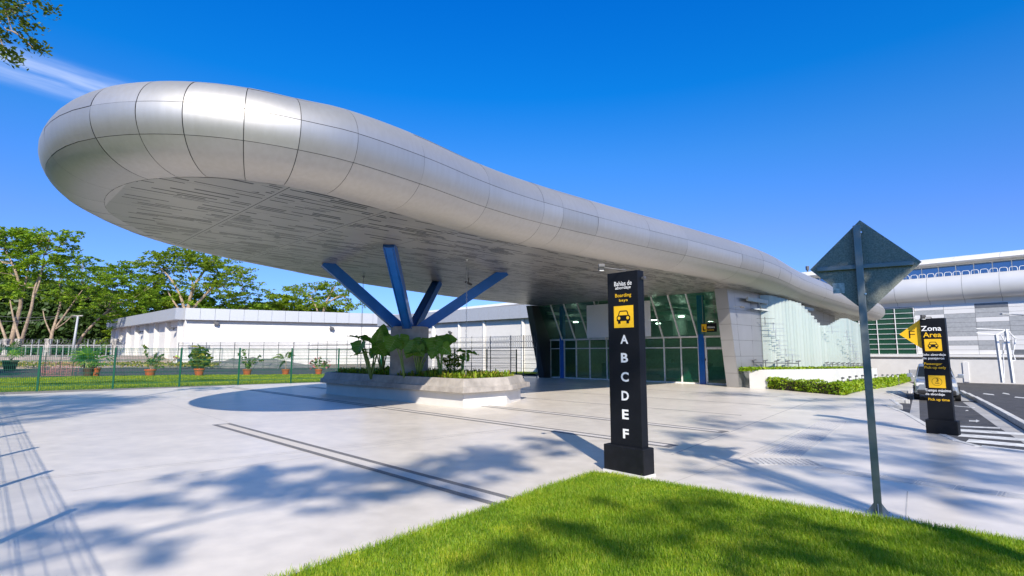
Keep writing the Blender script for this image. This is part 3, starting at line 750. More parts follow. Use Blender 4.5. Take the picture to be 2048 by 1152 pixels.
FU, FC = (0, -.35, .95), (0, -.9, .4)
ear_plant('elephant ear plant at the shaded end of the planter, broad leaves held flat and upright', 742, 752, 22.6, [
    (716, 676, 694, 670, .55, .3, FU), (724, 676, 748, 684, .5, .5, FU), (722, 688, 712, 710, 1.0, -.3, FC), (753, 684, 762, 655, .55, .1, FC), (756, 694, 772, 712, .75, -.2, FC),
    (733, 706, 700, 709, .5, -.4, FU), (766, 676, 786, 672, .5, .6, FU), (728, 700, 692, 695, .4, .2, FU)])
ear_plant('elephant ear plant behind the others at the shaded end, one leaf raised high', 765, 750, 23.8, [(758, 690, 744, 700, .7, 0, FC), (764, 668, 768, 648, .6, .1, FC), (772, 690, 788, 698, .8, -.2, FU), (752, 702, 740, 716, .6, .2, FC), (776, 700, 792, 716, .6, .2, FC)])
ear_plant('elephant ear plant with a thick bright green stalk in front of the pedestal', 810, 752, 21.6, [
    (789, 682, 775, 703, .95, 0, FC), (800, 676, 803, 700, .8, .2, FC)])
ear_plant('low elephant ear plant with small shiny leaves beside the pedestal', 838, 752, 21.9, [
    (826, 690, 812, 716, .7, -.1, FC), (836, 698, 848, 712, .6, -.2, FC), (842, 682, 838, 705, .75, .3, FC), (851, 700, 866, 708, .55, -.2, FU), (832, 706, 806, 708, .45, -.3, FU), (858, 706, 878, 712, .4, -.1, FU), (848, 690, 856, 676, .6, .4, FC)])
ear_plant('tall elephant ear plant with long dark pointed leaves right of the pedestal', 882, 752, 21.3, [
    (872, 682, 864, 706, .85, 0, FC), (880, 680, 898, 700, .8, .2, FC), (892, 684, 914, 678, .7, .3, FC), (886, 694, 902, 708, .6, -.2, FC), (868, 704, 862, 718, .5, -.2, FC), (878, 690, 872, 670, .55, .3, FC)])
ear_plant('elephant ear plant with a single wide wavy leaf at the sunny end', 926, 752, 21.6, [(930, 705, 958, 707, .72, 0, FU), (926, 703, 912, 702, .5, .2, FU), (926, 712, 938, 722, .5, .1, FU)])
# yellow-green bush in the planter
ym = thing('small_bush', 'small airy yellow-green bush growing in the planter', 'bush', D(903, 752, 22.2)); yb = ym.location
P = np.array(D(903, 724, 22.2)) + ball(260, shell=.1) * np.array([.42, .35, .36]); V_, Q_ = leaves(P, .085, .3)
npmesh('crown', V_, Q_, M['leafB'], ym)
sm = MB()
for k in range(7): p = Vector(P[k * 31]); sm.tube([Vector((yb.x, yb.y, .85)), (Vector((yb.x, yb.y, .85)) + p) / 2 + Vector((0, 0, .05)), p], [.014, .01, .005], 5)
build('stem', sm, M['bark'], ym)
# ground cover in the planter: strap-leaf tufts
ip = offs(pbase, -.16); gp = np.stack([RNG.uniform(-8.7, .4, 3600), RNG.uniform(19.2, 29, 3600)], 1); gp = gp[in_poly(gp, ip)]
gp = gp[np.linalg.norm(gp - np.array(PC), axis=1) > .85]
V_, Q_ = [], []; k0 = 0
for (x, y) in gp:
    hgt = random.uniform(.16, .46)
    for _ in range(7):
        az = random.uniform(0, 2 * PI); ln = random.uniform(.08, .26); w = random.uniform(.012, .026); dx, dy = math.cos(az), math.sin(az); px_, py_ = -dy * w, dx * w
        z0 = .85; x0, y0 = x + random.uniform(-.05, .05), y + random.uniform(-.05, .05); h2 = hgt * random.uniform(.5, 1.1)
        V_ += [(x0 - px_ * .5, y0 - py_ * .5, z0), (x0 + px_ * .5, y0 + py_ * .5, z0), (x0 + dx * ln * .5 + px_, y0 + dy * ln * .5 + py_, z0 + h2 * .8), (x0 + dx * ln * .5 - px_, y0 + dy * ln * .5 - py_, z0 + h2 * .8),
               (x0 + dx * ln + px_ * .2, y0 + dy * ln + py_ * .2, z0 + h2 * .85), (x0 + dx * ln - px_ * .2, y0 + dy * ln - py_ * .2, z0 + h2 * .85)]
        Q_ += [(k0, k0 + 1, k0 + 2, k0 + 3), (k0 + 3, k0 + 2, k0 + 4, k0 + 5)]; k0 += 6
tag(npmesh('foliage', V_, Q_, M['fern']), 'low strap-leaved ground cover filling the planter', 'plants', kind='stuff')

# rain chains from soffit to planter
for (px_, py_, z_, lab) in [(727, 553, 5.5, 'thin rain chain hanging left of the blue struts'), (934, 517, 5.5, 'thin rain chain hanging in front of the right-hand blue strut')]:
    gx, gy = G(px_, py_, 5.5); ch = MB(); z = 5.5; k = 0
    while z > .95:
        a = k * PI / 2; ca, sa = math.cos(a), math.sin(a)
        pts = [(gx + ca * .022 * math.sin(t), gy + sa * .022 * math.sin(t), z - .05 + .05 * math.cos(t)) for t in [2 * PI * q / 8 for q in range(9)]]
        ch.tube(pts, .007, 4, cap=False); z -= .085; k += 1
    rc = thing('rain_chain', lab, 'chain', (gx, gy, .95), 'rain chains')
    build('links', ch, M['galv'], rc)
    build('ceiling_hook', MB().lathe([(0, 0), (.06, 0), (.06, -.04), (.02, -.09), (0, -.09)], (gx, gy, 5.5), 12), M['galv'], rc)
cx_, cy_ = G(937, 556, 5.5); cc = thing('dome_camera', 'tiny black camera under the soffit beside the rain chain', 'camera', (cx_, cy_, 5.2))
build('bracket', MB().tube([(cx_, cy_, 5.5), (cx_, cy_, 5.28)], .02, 6), M['lamp'], cc)
build('body', MB().bar((cx_ - .14, cy_ - .1, 5.3), (cx_ + .14, cy_ + .1, 5.18), .1, .09), M['lamp'], cc, bevel=.01)

# ================================================================== SIGNS
# tall boarding-bay totem
BP = Plane((1.60, 9.08), (.67, -.742))
totem = thing('information_sign', 'tall black boarding bays totem with white letters A to F at the lawn corner', 'sign', (1.85, 8.85, 0), 'black wayfinding totems')
u0 = BP.px(1217.5, 700)[0]; u1 = BP.px(1279, 700)[0]; zt = BP.px(1246, 543.5)[1]
bu0 = BP.px(1211, 905)[0]; bu1 = BP.px(1291, 920)[0]
m = MB(); BP.rect(m, u0, u1, .42, zt, 0, -.17); build('panel', m, M['black'], totem, bevel=.006)
m = MB(); BP.rect(m, bu0, bu1, .012, .43, .05, -.24); build('base', m, M['blackbase'], totem, bevel=.018)
m = MB(); BP.rect(m, bu0 - .01, bu1 + .01, .0, .035, .065, -.25); build('footing', m, M['kerb'], totem)
for body, x0, x1, y0, y1, mt in [('Bahías de', 1228.6, 1263.5, 562.0, 571.2, 'white'), ('abordaje', 1230.6, 1261.6, 571.8, 579.8, 'white'), ('Boarding', 1230.6, 1262.6, 586.6, 596, 'yellow'), ('bays', 1238.4, 1255.6, 597.5, 604.5, 'yellow'),
                             ('A', 1241, 1256.5, 669.7, 687.6, 'white'), ('B', 1242.3, 1256.3, 706, 725, 'white'), ('C', 1242, 1257.8, 744, 763.5, 'white'), ('D', 1243.4, 1258, 782, 801, 'white'), ('E', 1244.6, 1257.6, 819, 838.5, 'white'), ('F', 1246.2, 1258, 858, 877, 'white')]:
    BP.words(body, x0, x1, y0, y1, M[mt], totem, bold=.03 if len(body) == 1 else .006)
m = MB(); a, z1 = BP.px(1228, 613); b, z0 = BP.px(1267.6, 654.5); BP.rect(m, a, b, z0, z1, .001, .006, 1)
car_icon(BP, m, (a + b) / 2, (z0 + z1) / 2, .27, .007); build('car_pictogram', m, [M['black'], M['yellow']], totem, fix=False)
def arm_lamp(pl, u, z, out, up, parent):
    m = MB(); a = pl.at(u, z, -.08); b = pl.at(u - .12, z + up, out)
    m.tube([a, (a[0], a[1], z + .03), b], .011, 8); build('lamp_arm', m, M['lamp'], parent, smooth=True)
    m = MB(); c = Vector(b)
    m.bar(c + Vector((-.05, 0, .03)), c + Vector((.05, 0, .03)), .06, .05); m.bar(c + Vector((0, 0, .02)), c + Vector((0, .03, -.05)), .09, .05)
    h = build('lamp_head', m, M['lamp'], parent, bevel=.006)
    m = MB(); m.bar(c + Vector((-.035, .0, -.053)), c + Vector((.035, .0, -.053)), .05, .012); build('lens', m, M['lens'], h)
uu_ = BP.px(1247, 545)[0]; arm_lamp(BP, uu_, zt, .42, .04, totem)
m = MB(); c_ = Vector(BP.at(u1 + .03, zt - .13, -.1)); m.bar(c_, c_ + Vector((.05, .06, .02)), .05, .04); build('side_lamp', m, M['lamp'], totem, bevel=.005)

# pick-up zone totem
ZP = Plane((9.94, 13.3), (.67, -.742))
ztot = thing('information_sign', 'black Zona Area pick-up totem with yellow arrow plate beside the road', 'sign', (10.2, 13.1, 0), 'black wayfinding totems')
u0 = ZP.px(1848, 740)[0]; u1 = ZP.px(1899, 740)[0]; zt = ZP.px(1862, 636.5)[1]; zb = ZP.px(1880, 840)[1]
bu0 = ZP.px(1852, 850)[0]; bu1 = ZP.px(1917, 855)[0]
m = MB(); ZP.rect(m, u0, u1, zb - .02, zt, 0, -.17); build('panel', m, M['black'], ztot, bevel=.006)
m = MB(); ZP.rect(m, bu0, bu1, .0, zb, .05, -.24); build('base', m, M['blackbase'], ztot, bevel=.018)
Q = lambda x, y: (1780 + x / 3.6, 600 + y / 3.6)
def ztext(mb, body, x0, x1, y0, y1, **k): a, b = Q(x0, y0), Q(x1, y1); ZP.text(mb, body, a[0], b[0], a[1], b[1], **k)
for a in [('Zona', 222, 370, 186, 222), ('Solo abordaje', 231, 402, 385, 406), ('de pasajeros', 235, 392, 411, 432), ('Tiempo máximo', 253, 440, 641, 667), ('de abordaje', 257, 395, 670, 691)]:
    p_, q_ = Q(a[1], a[3]), Q(a[2], a[4]); ZP.words(a[0], p_[0], q_[0], p_[1], q_[1], M['white'], ztot)
for a in [('Area', 238, 369, 232, 268), ('Passenger', 247, 376, 450, 473), ('Pick-up only', 249, 404, 476, 501), ('Pick up time', 277, 430, 708, 732)]:
    p_, q_ = Q(a[1], a[3]), Q(a[2], a[4]); ZP.words(a[0], p_[0], q_[0], p_[1], q_[1], M['yellow'], ztot)
m = MB(); a, z1 = ZP.px(*Q(246, 282)); b, z0 = ZP.px(*Q(377, 367)); ZP.rect(m, a, b, z0, z1, .001, .006, 1)
car_icon(ZP, m, (a + b) / 2, (z0 + z1) / 2, (b - a) * .62, .007); build('car_pictogram', m, [M['black'], M['yellow']], ztot, fix=False)
m = MB(); a, z1 = ZP.px(*Q(274, 542)); b, z0 = ZP.px(*Q(404, 635)); ZP.rect(m, a, b, z0, z1, .001, .006, 1)
uc, zc = (a + b) / 2, (z0 + z1) / 2; rx, rz = (b - a) * .31, (z1 - z0) * .33
oc = circ((uc, zc), rx, 28, rz); ic = circ((uc, zc), rx * .93, 28, rz * .93)
vs = [ZP.at(p[0], p[1], .008) for p in oc] + [ZP.at(p[0], p[1], .008) for p in ic]
m.add(vs, [(i, (i + 1) % 28, 28 + (i + 1) % 28, 28 + i) for i in range(28)], 0)
ztext(m, '3', 330, 350, 564, 588, o=.008, m=0); ztext(m, 'min', 325, 356, 592, 604, o=.008, m=0)
build('time_pictogram', m, [M['black'], M['yellow']], ztot, fix=False)
m = MB(); a = ZP.px(*Q(198, 137)); b = ZP.px(*Q(62, 247)); c = ZP.px(*Q(215, 355)); ue = u0 + .004
ZP.poly(m, [(ue, a[1]), (b[0], b[1]), (ue, c[1])], -.06, -.09); ar = build('arrow_plate', m, M['yellow'], ztot)
m = MB(); ZP.text(m, 'F', *[v for p in [Q(132, 222)] for v in (p[0],)], Q(176, 275)[0], Q(132, 222)[1], Q(176, 275)[1], o=-.056, bold=-.012); build('letter', m, M['black'], ar, fix=False)
arm_lamp(ZP, ZP.px(1861, 637)[0], zt, .12, .03, ztot)
# a second arrow sign far off by the wall
SP2 = Plane((24.9, 33.2), (.67, -.742))
st2 = thing('direction_sign', 'small far-off yellow arrow sign showing behind the pick-up totem', 'sign', (25.0, 33.1, TZ(25, 33)))
m = MB(); a = SP2.px(1846, 732); b = SP2.px(1835, 737.5); c = SP2.px(1846, 743); SP2.poly(m, [a, b, c], 0, -.03); build('arrow_plate', m, M['yellow'], st2)
m = MB(); SP2.rect(m, a[0], a[0] + .5, TZ(25, 33), a[1] + .2, 0, -.14); build('panel', m, M['black'], st2)

# diamond road sign seen from behind
dia = thing('road_sign', 'back of a grey diamond road sign on a square steel pole', 'sign', (4.34, 6.70, 0))
DP = Plane((4.33, 6.72), (.85, -.53))
pu, pz = DP.px(1757, 1028); pc = DP.at(pu, 0)
tc0 = D(1718, 452, 6.72); top = Vector((pc[0], pc[1], tc0.z))
m = MB(); m.bar((pc[0], pc[1], .01), top, .082, .082, up=(DP.n[0], DP.n[1], 0)); build('pole', m, M['pole'], dia, bevel=.006)
DB = Plane((pc[0] - DP.n[0] * .055, pc[1] - DP.n[1] * .055), DP.d)
cs = [DB.px(1714.5, 441), DB.px(1842.5, 517), DB.px(1737, 626), DB.px(1622.5, 545)]
cc = (sum(c[0] for c in cs) / 4, sum(c[1] for c in cs) / 4); hd = (cs[0][1] - cs[2][1]) / 2
def rdiam(h, r=.07):
    pts = []
    for k in range(4):
        a = PI / 2 - k * PI / 2
        for q in (-1, 1): pts.append((cc[0] + h * math.cos(a) + r * math.cos(a + PI - q * PI / 4) * .7, cc[1] + h * math.sin(a) + r * math.sin(a + PI - q * PI / 4) * .7))
    return pts
m = MB(); DB.poly(m, [(cc[0] + hd * math.cos(PI / 2 - k * PI / 2), cc[1] + hd * math.sin(PI / 2 - k * PI / 2)) for k in range(4)], 0, -.006); build('plate', m, M['plategrey'], dia)
m = MB(); a = DB.at(cc[0] - hd * .86, cc[1] - .01, .022); b = DB.at(cc[0] + hd * .86, cc[1] - .01, .022); m.bar(a, b, .036, .05); build('crossbar', m, M['pole'], dia, bevel=.004)
m = MB(); a = DB.px(1665, 567); b = DB.px(1690, 586); DB.rect(m, a[0], b[0], b[1], a[1], .001, .0025); build('sticker', m, M['sticker'], dia)
for dz_, o_ in ((.42, .075), (-.36, .105)): m = MB(); DB.poly(m, circ((cc[0], cc[1] + dz_), .012, 10), .03, o_); build('bolt', m, M['chrome'], dia)
m = MB(); m.box((pc[0], pc[1], .01), (.24, .24, .018), math.atan2(DP.d[1], DP.d[0])); build('base_plate', m, M['galv'], dia, bevel=.003)
dx, dn = Vector((*DP.d, 0)), Vector((*DP.n, 0)); c0 = Vector((pc[0], pc[1], 0))
for v in (dx, -dx, dn, -dn):
    s_ = v.cross(Vector((0, 0, 1))) * .004; p = [c0 + v * .04 + Vector((0, 0, .018)), c0 + v * .115 + Vector((0, 0, .018)), c0 + v * .04 + Vector((0, 0, .13))]
    build('gusset', MB().add([q - s_ for q in p] + [q + s_ for q in p], [(0, 1, 2), (3, 5, 4), (0, 1, 4, 3), (1, 2, 5, 4), (2, 0, 3, 5)]), M['galv'], dia)

# ================================================================== ENTRANCE BUILDING
A = Vector((.693, -.72)).normalized(); NB = Vector((A.y, -A.x))     # along the glass front, towards the plaza
FP = Plane((2.97, 42.9), A)
LEAN = 1.38
ent = thing('terminal_entrance', 'glazed terminal entrance with green glass between leaning metal piers', 'building', (9, 38, 0))
def fq(s, o, z): return (FP.p0[0] + A.x * s + NB.x * o, FP.p0[1] + A.y * s + NB.y * o, z)
def leanbox(mb, s0, s1, o0, o1, lean, ztop, m=0, ds=0, z0=0):
    P = [fq(s0, o1, z0), fq(s1, o1, z0), fq(s1, o0, z0), fq(s0, o0, z0), fq(s0 + ds, o1 + lean, ztop), fq(s1 + ds, o1 + lean, ztop), fq(s1 + ds, o0 + lean * .0, ztop), fq(s0 + ds, o0, ztop)]
    mb.hexa(P, m)
m = MB(); leanbox(m, -.50, .10, -3, .75, LEAN, 5.52); build('dark_pier', m, M['pierdark'], ent, bevel=.01)
# right pier: cladding panels with open joints on a dark core
SR0, SR1, OR = 14.85, 15.56, 1.55
m = MB(); leanbox(m, SR0 + .02, SR1 - .10, -2, OR - .03, 1.0, 5.5); build('pier_core', m, M['back'], ent)
pn = MB(); zs_ = [.0, .78, 1.72, 2.62, 3.5, 4.35, 5.5]
UD = Vector((.731, .682))
for i in range(len(zs_) - 1):
    za, zb_ = zs_[i] + .006, zs_[i + 1] - .006; la, lb = 1.0 * za / 5.5, 1.0 * zb_ / 5.5
    pn.add([fq(SR0, OR + la, za), fq(SR1, OR + la, za), fq(SR1, OR + lb, zb_), fq(SR0, OR + lb, zb_)], [(0, 1, 2, 3)])
build('pier_panel', pn, M['sidemetal'], ent, fix=False)
# long metal side wall behind the glass fins (leans out with the pier)
c0 = Vector(fq(SR1, OR, 0)[:2]); side = MB(); WL = 19.0; UW = (Vector((27.2, 45.0)) - c0).normalized(); SIDEN = Vector((UW.y, -UW.x))
for i in range(len(zs_) - 1):
    k = 0; x = 0.0
    while x < WL:
        w_ = .62 if x == 0 else 1.55
        za, zb_ = zs_[i] + .006, zs_[i + 1] - .006
        def sp(xx, z):
            l = max(0, 1 - xx / 2.2) * z / 5.5
            p = c0 + UW * (xx + .004) + NB * l + SIDEN * random.uniform(-.004, .004); return (p.x, p.y, z - (TZ(p.x, p.y) * 0))
        side.add([sp(x, za), sp(min(WL, x + w_) - .012, za), sp(min(WL, x + w_) - .012, zb_), sp(x, zb_)], [(0, 1, 2, 3)]); x += w_
build('metal_side_wall', side, M['sidemetal'], ent, fix=False)
m = MB(); p0, p1 = c0 - SIDEN * .05 + UW * 2.2, c0 + UW * WL - SIDEN * .05; m.bar((p0.x, p0.y, 2.6), (p1.x, p1.y, 2.6), .06, 5.4); build('wall_core', m, M['back'], ent)
# glazing
ZH = 2.90; ZT_ = VPl(1150, 697, FP.p0, FP.d)[1]
ss = [FP.px(x, 720)[0] for x in (1153, 1180, 1214)] + [FP.px(x, 720)[0] for x in (1244, 1289, 1329, 1363)]
sl_, sd0, sd1 = FP.px(1100.5, 720)[0], FP.px(1399, 720)[0], FP.px(1411, 720)[0]
sb0, sb1 = FP.px(1121.5, 720)[0], FP.px(1128.5, 720)[0]
edges = [sl_, sb0] + [sb1] + ss + [sd0] + [sd1, 14.85]
gm = MB()
for a, b in [(sl_, sb0), (sb1, ss[0])] + list(zip(ss[:-1], ss[1:])) + [(ss[-1], sd0), (sd1, 14.85)]:
    for z0, z1 in ((.06, ZT_), (ZT_, ZH)):
        j_ = random.uniform(-.006, .006)
        gm.add([fq(a, -.03 + j_, z0), fq(b, -.03 - j_, z0), fq(b, -.03 - j_ * .5, z1), fq(a, -.03 + j_ * .5, z1)], [(0, 1, 2, 3)])
build('lower_glass', gm, M['glassgreen'], ent, fix=False)
fr_ = MB()
for s_ in [sl_ + .03, sb0 - .03, sb1 + .03] + ss + [sd0 - .03, sd1 + .04]: fr_.bar(fq(s_, 0, .0), fq(s_, 0, ZH), .075, .09, up=(NB.x, NB.y, 0))
for z_, h in ((.04, .08), (ZT_, .07)): fr_.bar(fq(sl_, .0, z_), fq(sd0, .0, z_), .085, h); fr_.bar(fq(sd1, .0, z_), fq(14.85, .0, z_), .085, h)
fr_.bar(fq(sl_, .02, ZH), fq(14.85, .02, ZH), .16, .11)
build('lower_frame', fr_, M['frame'], ent, bevel=.004)
ug = MB(); um = MB(); us = [sl_, (sb0 + sb1) / 2 + .1] + ss[:3] + [ss[3]] + ss[4:] + [sd0 - .0, 14.85]
zt_ = 5.52; HH = zt_ - ZH
us = sorted(us)
for a, b in zip(us[:-1], us[1:]):
    j_ = random.uniform(-.008, .008)
    ug.add([fq(a, .05, ZH + .05), fq(b, .05, ZH + .05), fq(b + .0, LEAN + j_, zt_), fq(a + .0, LEAN - j_, zt_)], [(0, 1, 2, 3)])
for s_ in us: um.bar(fq(s_, .10, ZH), fq(s_, LEAN + .05, zt_), .065, .11, up=(NB.x, NB.y, 0))
build('upper_glass', ug, M['glassgreen'], ent, fix=False); build('upper_mullions', um, M['frame'], ent, bevel=.004)
for a, b, lab in ((sb0, sb1, None), (sd0, sd1, None)):
    m = MB(); s_ = (a + b) / 2; m.bar(fq(s_, -.04, 0), fq(s_, -.04, 5.5), b - a - .02, .30, up=(NB.x, NB.y, 0)); build('blue_column', m, M['blue'], ent, bevel=.008)
# door at the right
m = MB(); da, db = sd1 + .10, 14.35
for a, b in (((da, .05), (da, ZT_ - .05)), ((da, ZT_ - .06), (db, ZT_ - .06)), ((db, .05), (db, ZT_ - .05)), ((da, .05), (db, .05))): m.bar(fq(a[0], .04, a[1]), fq(b[0], .04, b[1]), .10, .07, up=(NB.x, NB.y, 0))
dr = build('door', m, M['frame'], ent, bevel=.004)
m = MB(); m.tube([fq(da + .1, .09, .85), fq(da + .1, .15, .85), fq(da + .1, .15, 1.35), fq(da + .1, .09, 1.35)], .018, 6); build('handle', m, M['chrome'], dr)
m = MB(); m.bar(fq(da - .05, .08, 1.5), fq(da - .05, .14, 1.5), .07, .12); build('card_reader', m, M['lamp'], ent)
# inside
m = MB(); m.hexa([fq(-.5, -11, .004), fq(15.35, -11, .004), fq(15.35, -.1, .004), fq(-.5, -.1, .004), fq(-.5, -11, .012), fq(15.35, -11, .012), fq(15.35, -.1, .012), fq(-.5, -.1, .012)]); build('interior_floor', m, M['infloor'], ent)
m = MB(); m.bar(fq(-.6, -11, 2.7), fq(15.35, -11, 2.7), .1, 5.4); m.bar(fq(-.45, -11, 2.7), fq(-.45, -3.1, 2.7), .1, 5.4); build('interior_wall', m, M['inwall'], ent)
m = MB()
for k in range(7): m.bar(fq(.2 + k * 2.6, -10.8, 5.0), fq(.2 + k * 2.6, .5, 5.0), .12, .22); m.bar(fq(.2 + k * 2.6, -10.8, 4.5), fq(.2 + k * 2.6, -.4, 4.5), .08, .1); 
for k in range(7):
    for q in range(8): m.bar(fq(.2 + k * 2.6, -10 + q * 1.2, 4.5), fq(.2 + k * 2.6, -9.4 + q * 1.2, 5.0), .05, .05)
m.bar(fq(0, -1.6, 5.05), fq(15, -1.6, 5.05), .1, .2); m.bar(fq(0, -.9, 4.55), fq(15, -.9, 4.55), .16, .22)
build('roof_truss', m, M['insteel'], ent)
i0 = VPl(1337, 632, fq(0, -2.2, 0)[:2], FP.d); m = MB(); m.tube([fq(i0[0], -2.0, i0[1]), fq(i0[0] + .6, -3.4, i0[1]), fq(i0[0] + 3.4, -4.6, i0[1] - .1)], .34, 20); m.tube([fq(i0[0] + .3, -3.2, i0[1] - .2), fq(i0[0] + .3, -3.2, 2.9)], .5, 12)
build('air_duct', m, M['duct'], ent, smooth=True, angle=R(50))
m = MB()
for s0, o0, ln, h in ((1.5, -5, 3.5, 1.1), (6, -6.5, 4, 1.15), (11, -4.2, 3.2, 1.0)): m.bar(fq(s0, o0, h / 2), fq(s0 + ln, o0, h / 2), .7, h)
m.bar(fq(8.5, -8, 1.5), fq(14, -8, 1.5), .3, .5); m.bar(fq(2, -8, 1.2), fq(6, -8, 1.2), .3, .4); build('counter', m, M['inwall'], ent)
m = MB(); m.bar(fq(-.4, -1.6, ZH + .04), fq(14.9, -1.6, ZH + .04), 3.0, .16); build('mezzanine_edge', m, M['insteel'], ent)
for k in range(12):
    a_, b_ = fq(1.0 + k * 1.15, -1.8 - (k % 4) * 2.2, 4.35), fq(1.35 + k * 1.15, -1.8 - (k % 4) * 2.2, 4.35); build('ceiling_lamp', MB().bar(a_, b_, .16, .05), M['litlamp'], ent)
# blank board hung in front of the upper glass
BO = Plane(fq(0, 1.62, 0)[:2], A); a = BO.px(1173, 611); b = BO.px(1299.5, 601); c = BO.px(1174, 676); d = BO.px(1301.5, 673)
brd = thing('blank_board', 'large blank pale board hung above the glass doors', 'board', BO.at((a[0] + b[0]) / 2, c[1], 0))
m = MB(); BO.rect(m, (a[0] + c[0]) / 2, (b[0] + d[0]) / 2, (c[1] + d[1]) / 2, (a[1] + b[1]) / 2, 0, -.05); build('panel', m, M['board'], brd, bevel=.008)
m = MB()
for k in (.2, .5, .8): s_ = a[0] + (b[0] - a[0]) * k; m.bar(BO.at(s_, (a[1] + b[1]) / 2 - .02, -.025), BO.at(s_, 5.5, -.025), .03)
build('hanger', m, M['galv'], brd)
# customs sign
AD = Plane(fq(0, 1.25, 0)[:2], A); a = AD.px(1402.5, 650.5); b = AD.px(1433, 663.5); c = AD.px(1413.5, 663.5)
ads = thing('customs_sign', 'small black customs sign with yellow pictogram above the right-hand door', 'sign', AD.at(a[0], a[1], 0))
m = MB(); AD.rect(m, a[0], b[0], b[1], AD.px(1418, 646.5)[1], 0, -.06); build('panel', m, M['black'], ads)
m = MB(); AD.rect(m, a[0] + .015, c[0], b[1] + .015, a[1] + .06, .002, .006, 1); k_ = c[0] - a[0]; w0 = a[0]; z0 = b[1]
AD.poly(m, [(w0 + k_ * .3, z0 + .08), (w0 + k_ * .8, z0 + .08), (w0 + k_ * .8, z0 + .16), (w0 + k_ * .5, z0 + .16), (w0 + k_ * .42, z0 + .34), (w0 + k_ * .28, z0 + .34)], .007, .009, 0); build('pictogram', m, [M['black'], M['yellow']], ads, fix=False)
m = MB(); AD.text(m, 'Aduana', 1414.8, 1429.5, 651.8, 656.2); build('lettering', m, M['white'], ads, fix=False)
m = MB(); AD.text(m, 'Customs', 1414.8, 1428, 657.5, 661.2); build('lettering', m, M['yellow'], ads, fix=False)
m = MB(); 
for s_ in (a[0] + .1, b[0] - .1): m.bar(AD.at(s_, a[1], -.03), AD.at(s_, 5.5, -.03), .02)
build('hanger', m, M['galv'], ads)
# cctv on the pier edge
cam_ = thing('security_camera', 'small security camera on an arm at the edge of the metal pier', 'camera', D(1470, 614, 30.2)); p = Vector(cam_.location)
build('arm', MB().tube([p + Vector((-.05, .1, .02)), p + Vector((.3, .0, .02))], .02, 6), M['galv'], cam_); build('body', MB().bar(p + Vector((.28, 0, 0)), p + Vector((.48, -.1, -.04)), .1, .1), M['lamp'], cam_, bevel=.01)

# white planter wall and glass fins along the side
pw = thing('planter_wall', 'long white planter wall with low greenery below the glass fins', 'planter', (16, 31, 0))
wa, wb = Vector((13.0, 30.1)), Vector((26.9, 41.6)); wm = Vector(G(1537, 777.5)); WD = (wb - wa).normalized()
def wallpx(x, y, Y): return D(x, y, Y)
pts = [(wa, D(1497, 740, wa.y).z), (wm, D(1537, 739.5, wm.y).z), (Vector((20.0, 34.2)), D(1630, 738, 34.2).z), (Vector((26.9, 40.4)), D(1738, 736.5, 40.4).z)]
m = MB()
for (p, z0), (q, z1) in zip(pts[:-1], pts[1:]):
    d = (q - p).normalized(); n2 = Vector((-d.y, d.x)) * .22
    m.hexa([(p.x, p.y, -.5), (q.x, q.y, -.5), ((q + n2).x, (q + n2).y, -.5), ((p + n2).x, (p + n2).y, -.5), (p.x, p.y, z0), (q.x, q.y, z1), ((q + n2).x, (q + n2).y, z1), ((p + n2).x, (p + n2).y, z0)])
build('wall', m, M['planterwhite'], pw, bevel=.012)
PP = []
for i in range(2600):
    k = random.random() ** .8; seg = min(2, int(k * 3)); f = k * 3 - seg; p = pts[seg][0].lerp(pts[seg + 1][0], f); z = pts[seg][1] * (1 - f) + pts[seg + 1][1] * f
    PP.append((p.x - .3 + random.uniform(-.1, .1), p.y + .55 + random.uniform(-.3, .4), z + random.uniform(-.06, .10)))
V_, Q_ = leaves(PP, .11, .3); npmesh('greenery', V_, Q_, M['hedge'], pw)
fins = thing('glass_fin_screen', 'screen of tall pale green glass fins with bracket arms beside the entrance', 'glass screen', (20, 37, 0))
fa0, fa1 = D(1536, 700, 33.4), D(1742, 700, 43.0); NF = 38
for i in range(NF):
    k = (i / (NF - 1)) ** .93; x = 1546 + (1733 - 1546) * (1 - (1 - k) ** 1.35); Y = 33.2 + (43.2 - 33.2) * ((x - 1546) / (1733 - 1546)) ** 1.25
    if x < 1612: yt = 588 + (x - 1546) * .28
    elif x < 1650: yt = 606 + (x - 1612) / 38 * 44
    elif x < 1676: yt = 651
    elif x < 1702: yt = 650 - (x - 1676) / 26 * 14
    else: yt = 636 + (x - 1702) * .45
    pt, pb_ = D(x, yt, Y), D(x, 734, Y); wd = .62
    face = Vector((x / 1e9 + .80, -.60)).normalized()
    hx = face * wd
    zb_ = pb_.z; zt = min(pt.z, 5.45)
    b0 = Vector((pb_.x, pb_.y)); b1 = b0 - Vector((1.0, .18)).normalized() * wd
    g_ = MB(); th = Vector((.0, .02))
    g_.hexa([(b1.x, b1.y, zb_), (b0.x, b0.y, zb_), (b0.x, b0.y + .02, zb_), (b1.x, b1.y + .02, zb_), (b1.x, b1.y, zt), (b0.x, b0.y, zt), (b0.x, b0.y + .02, zt), (b1.x, b1.y + .02, zt)])
    build('glass_fin', g_, M['glassfin'], fins)
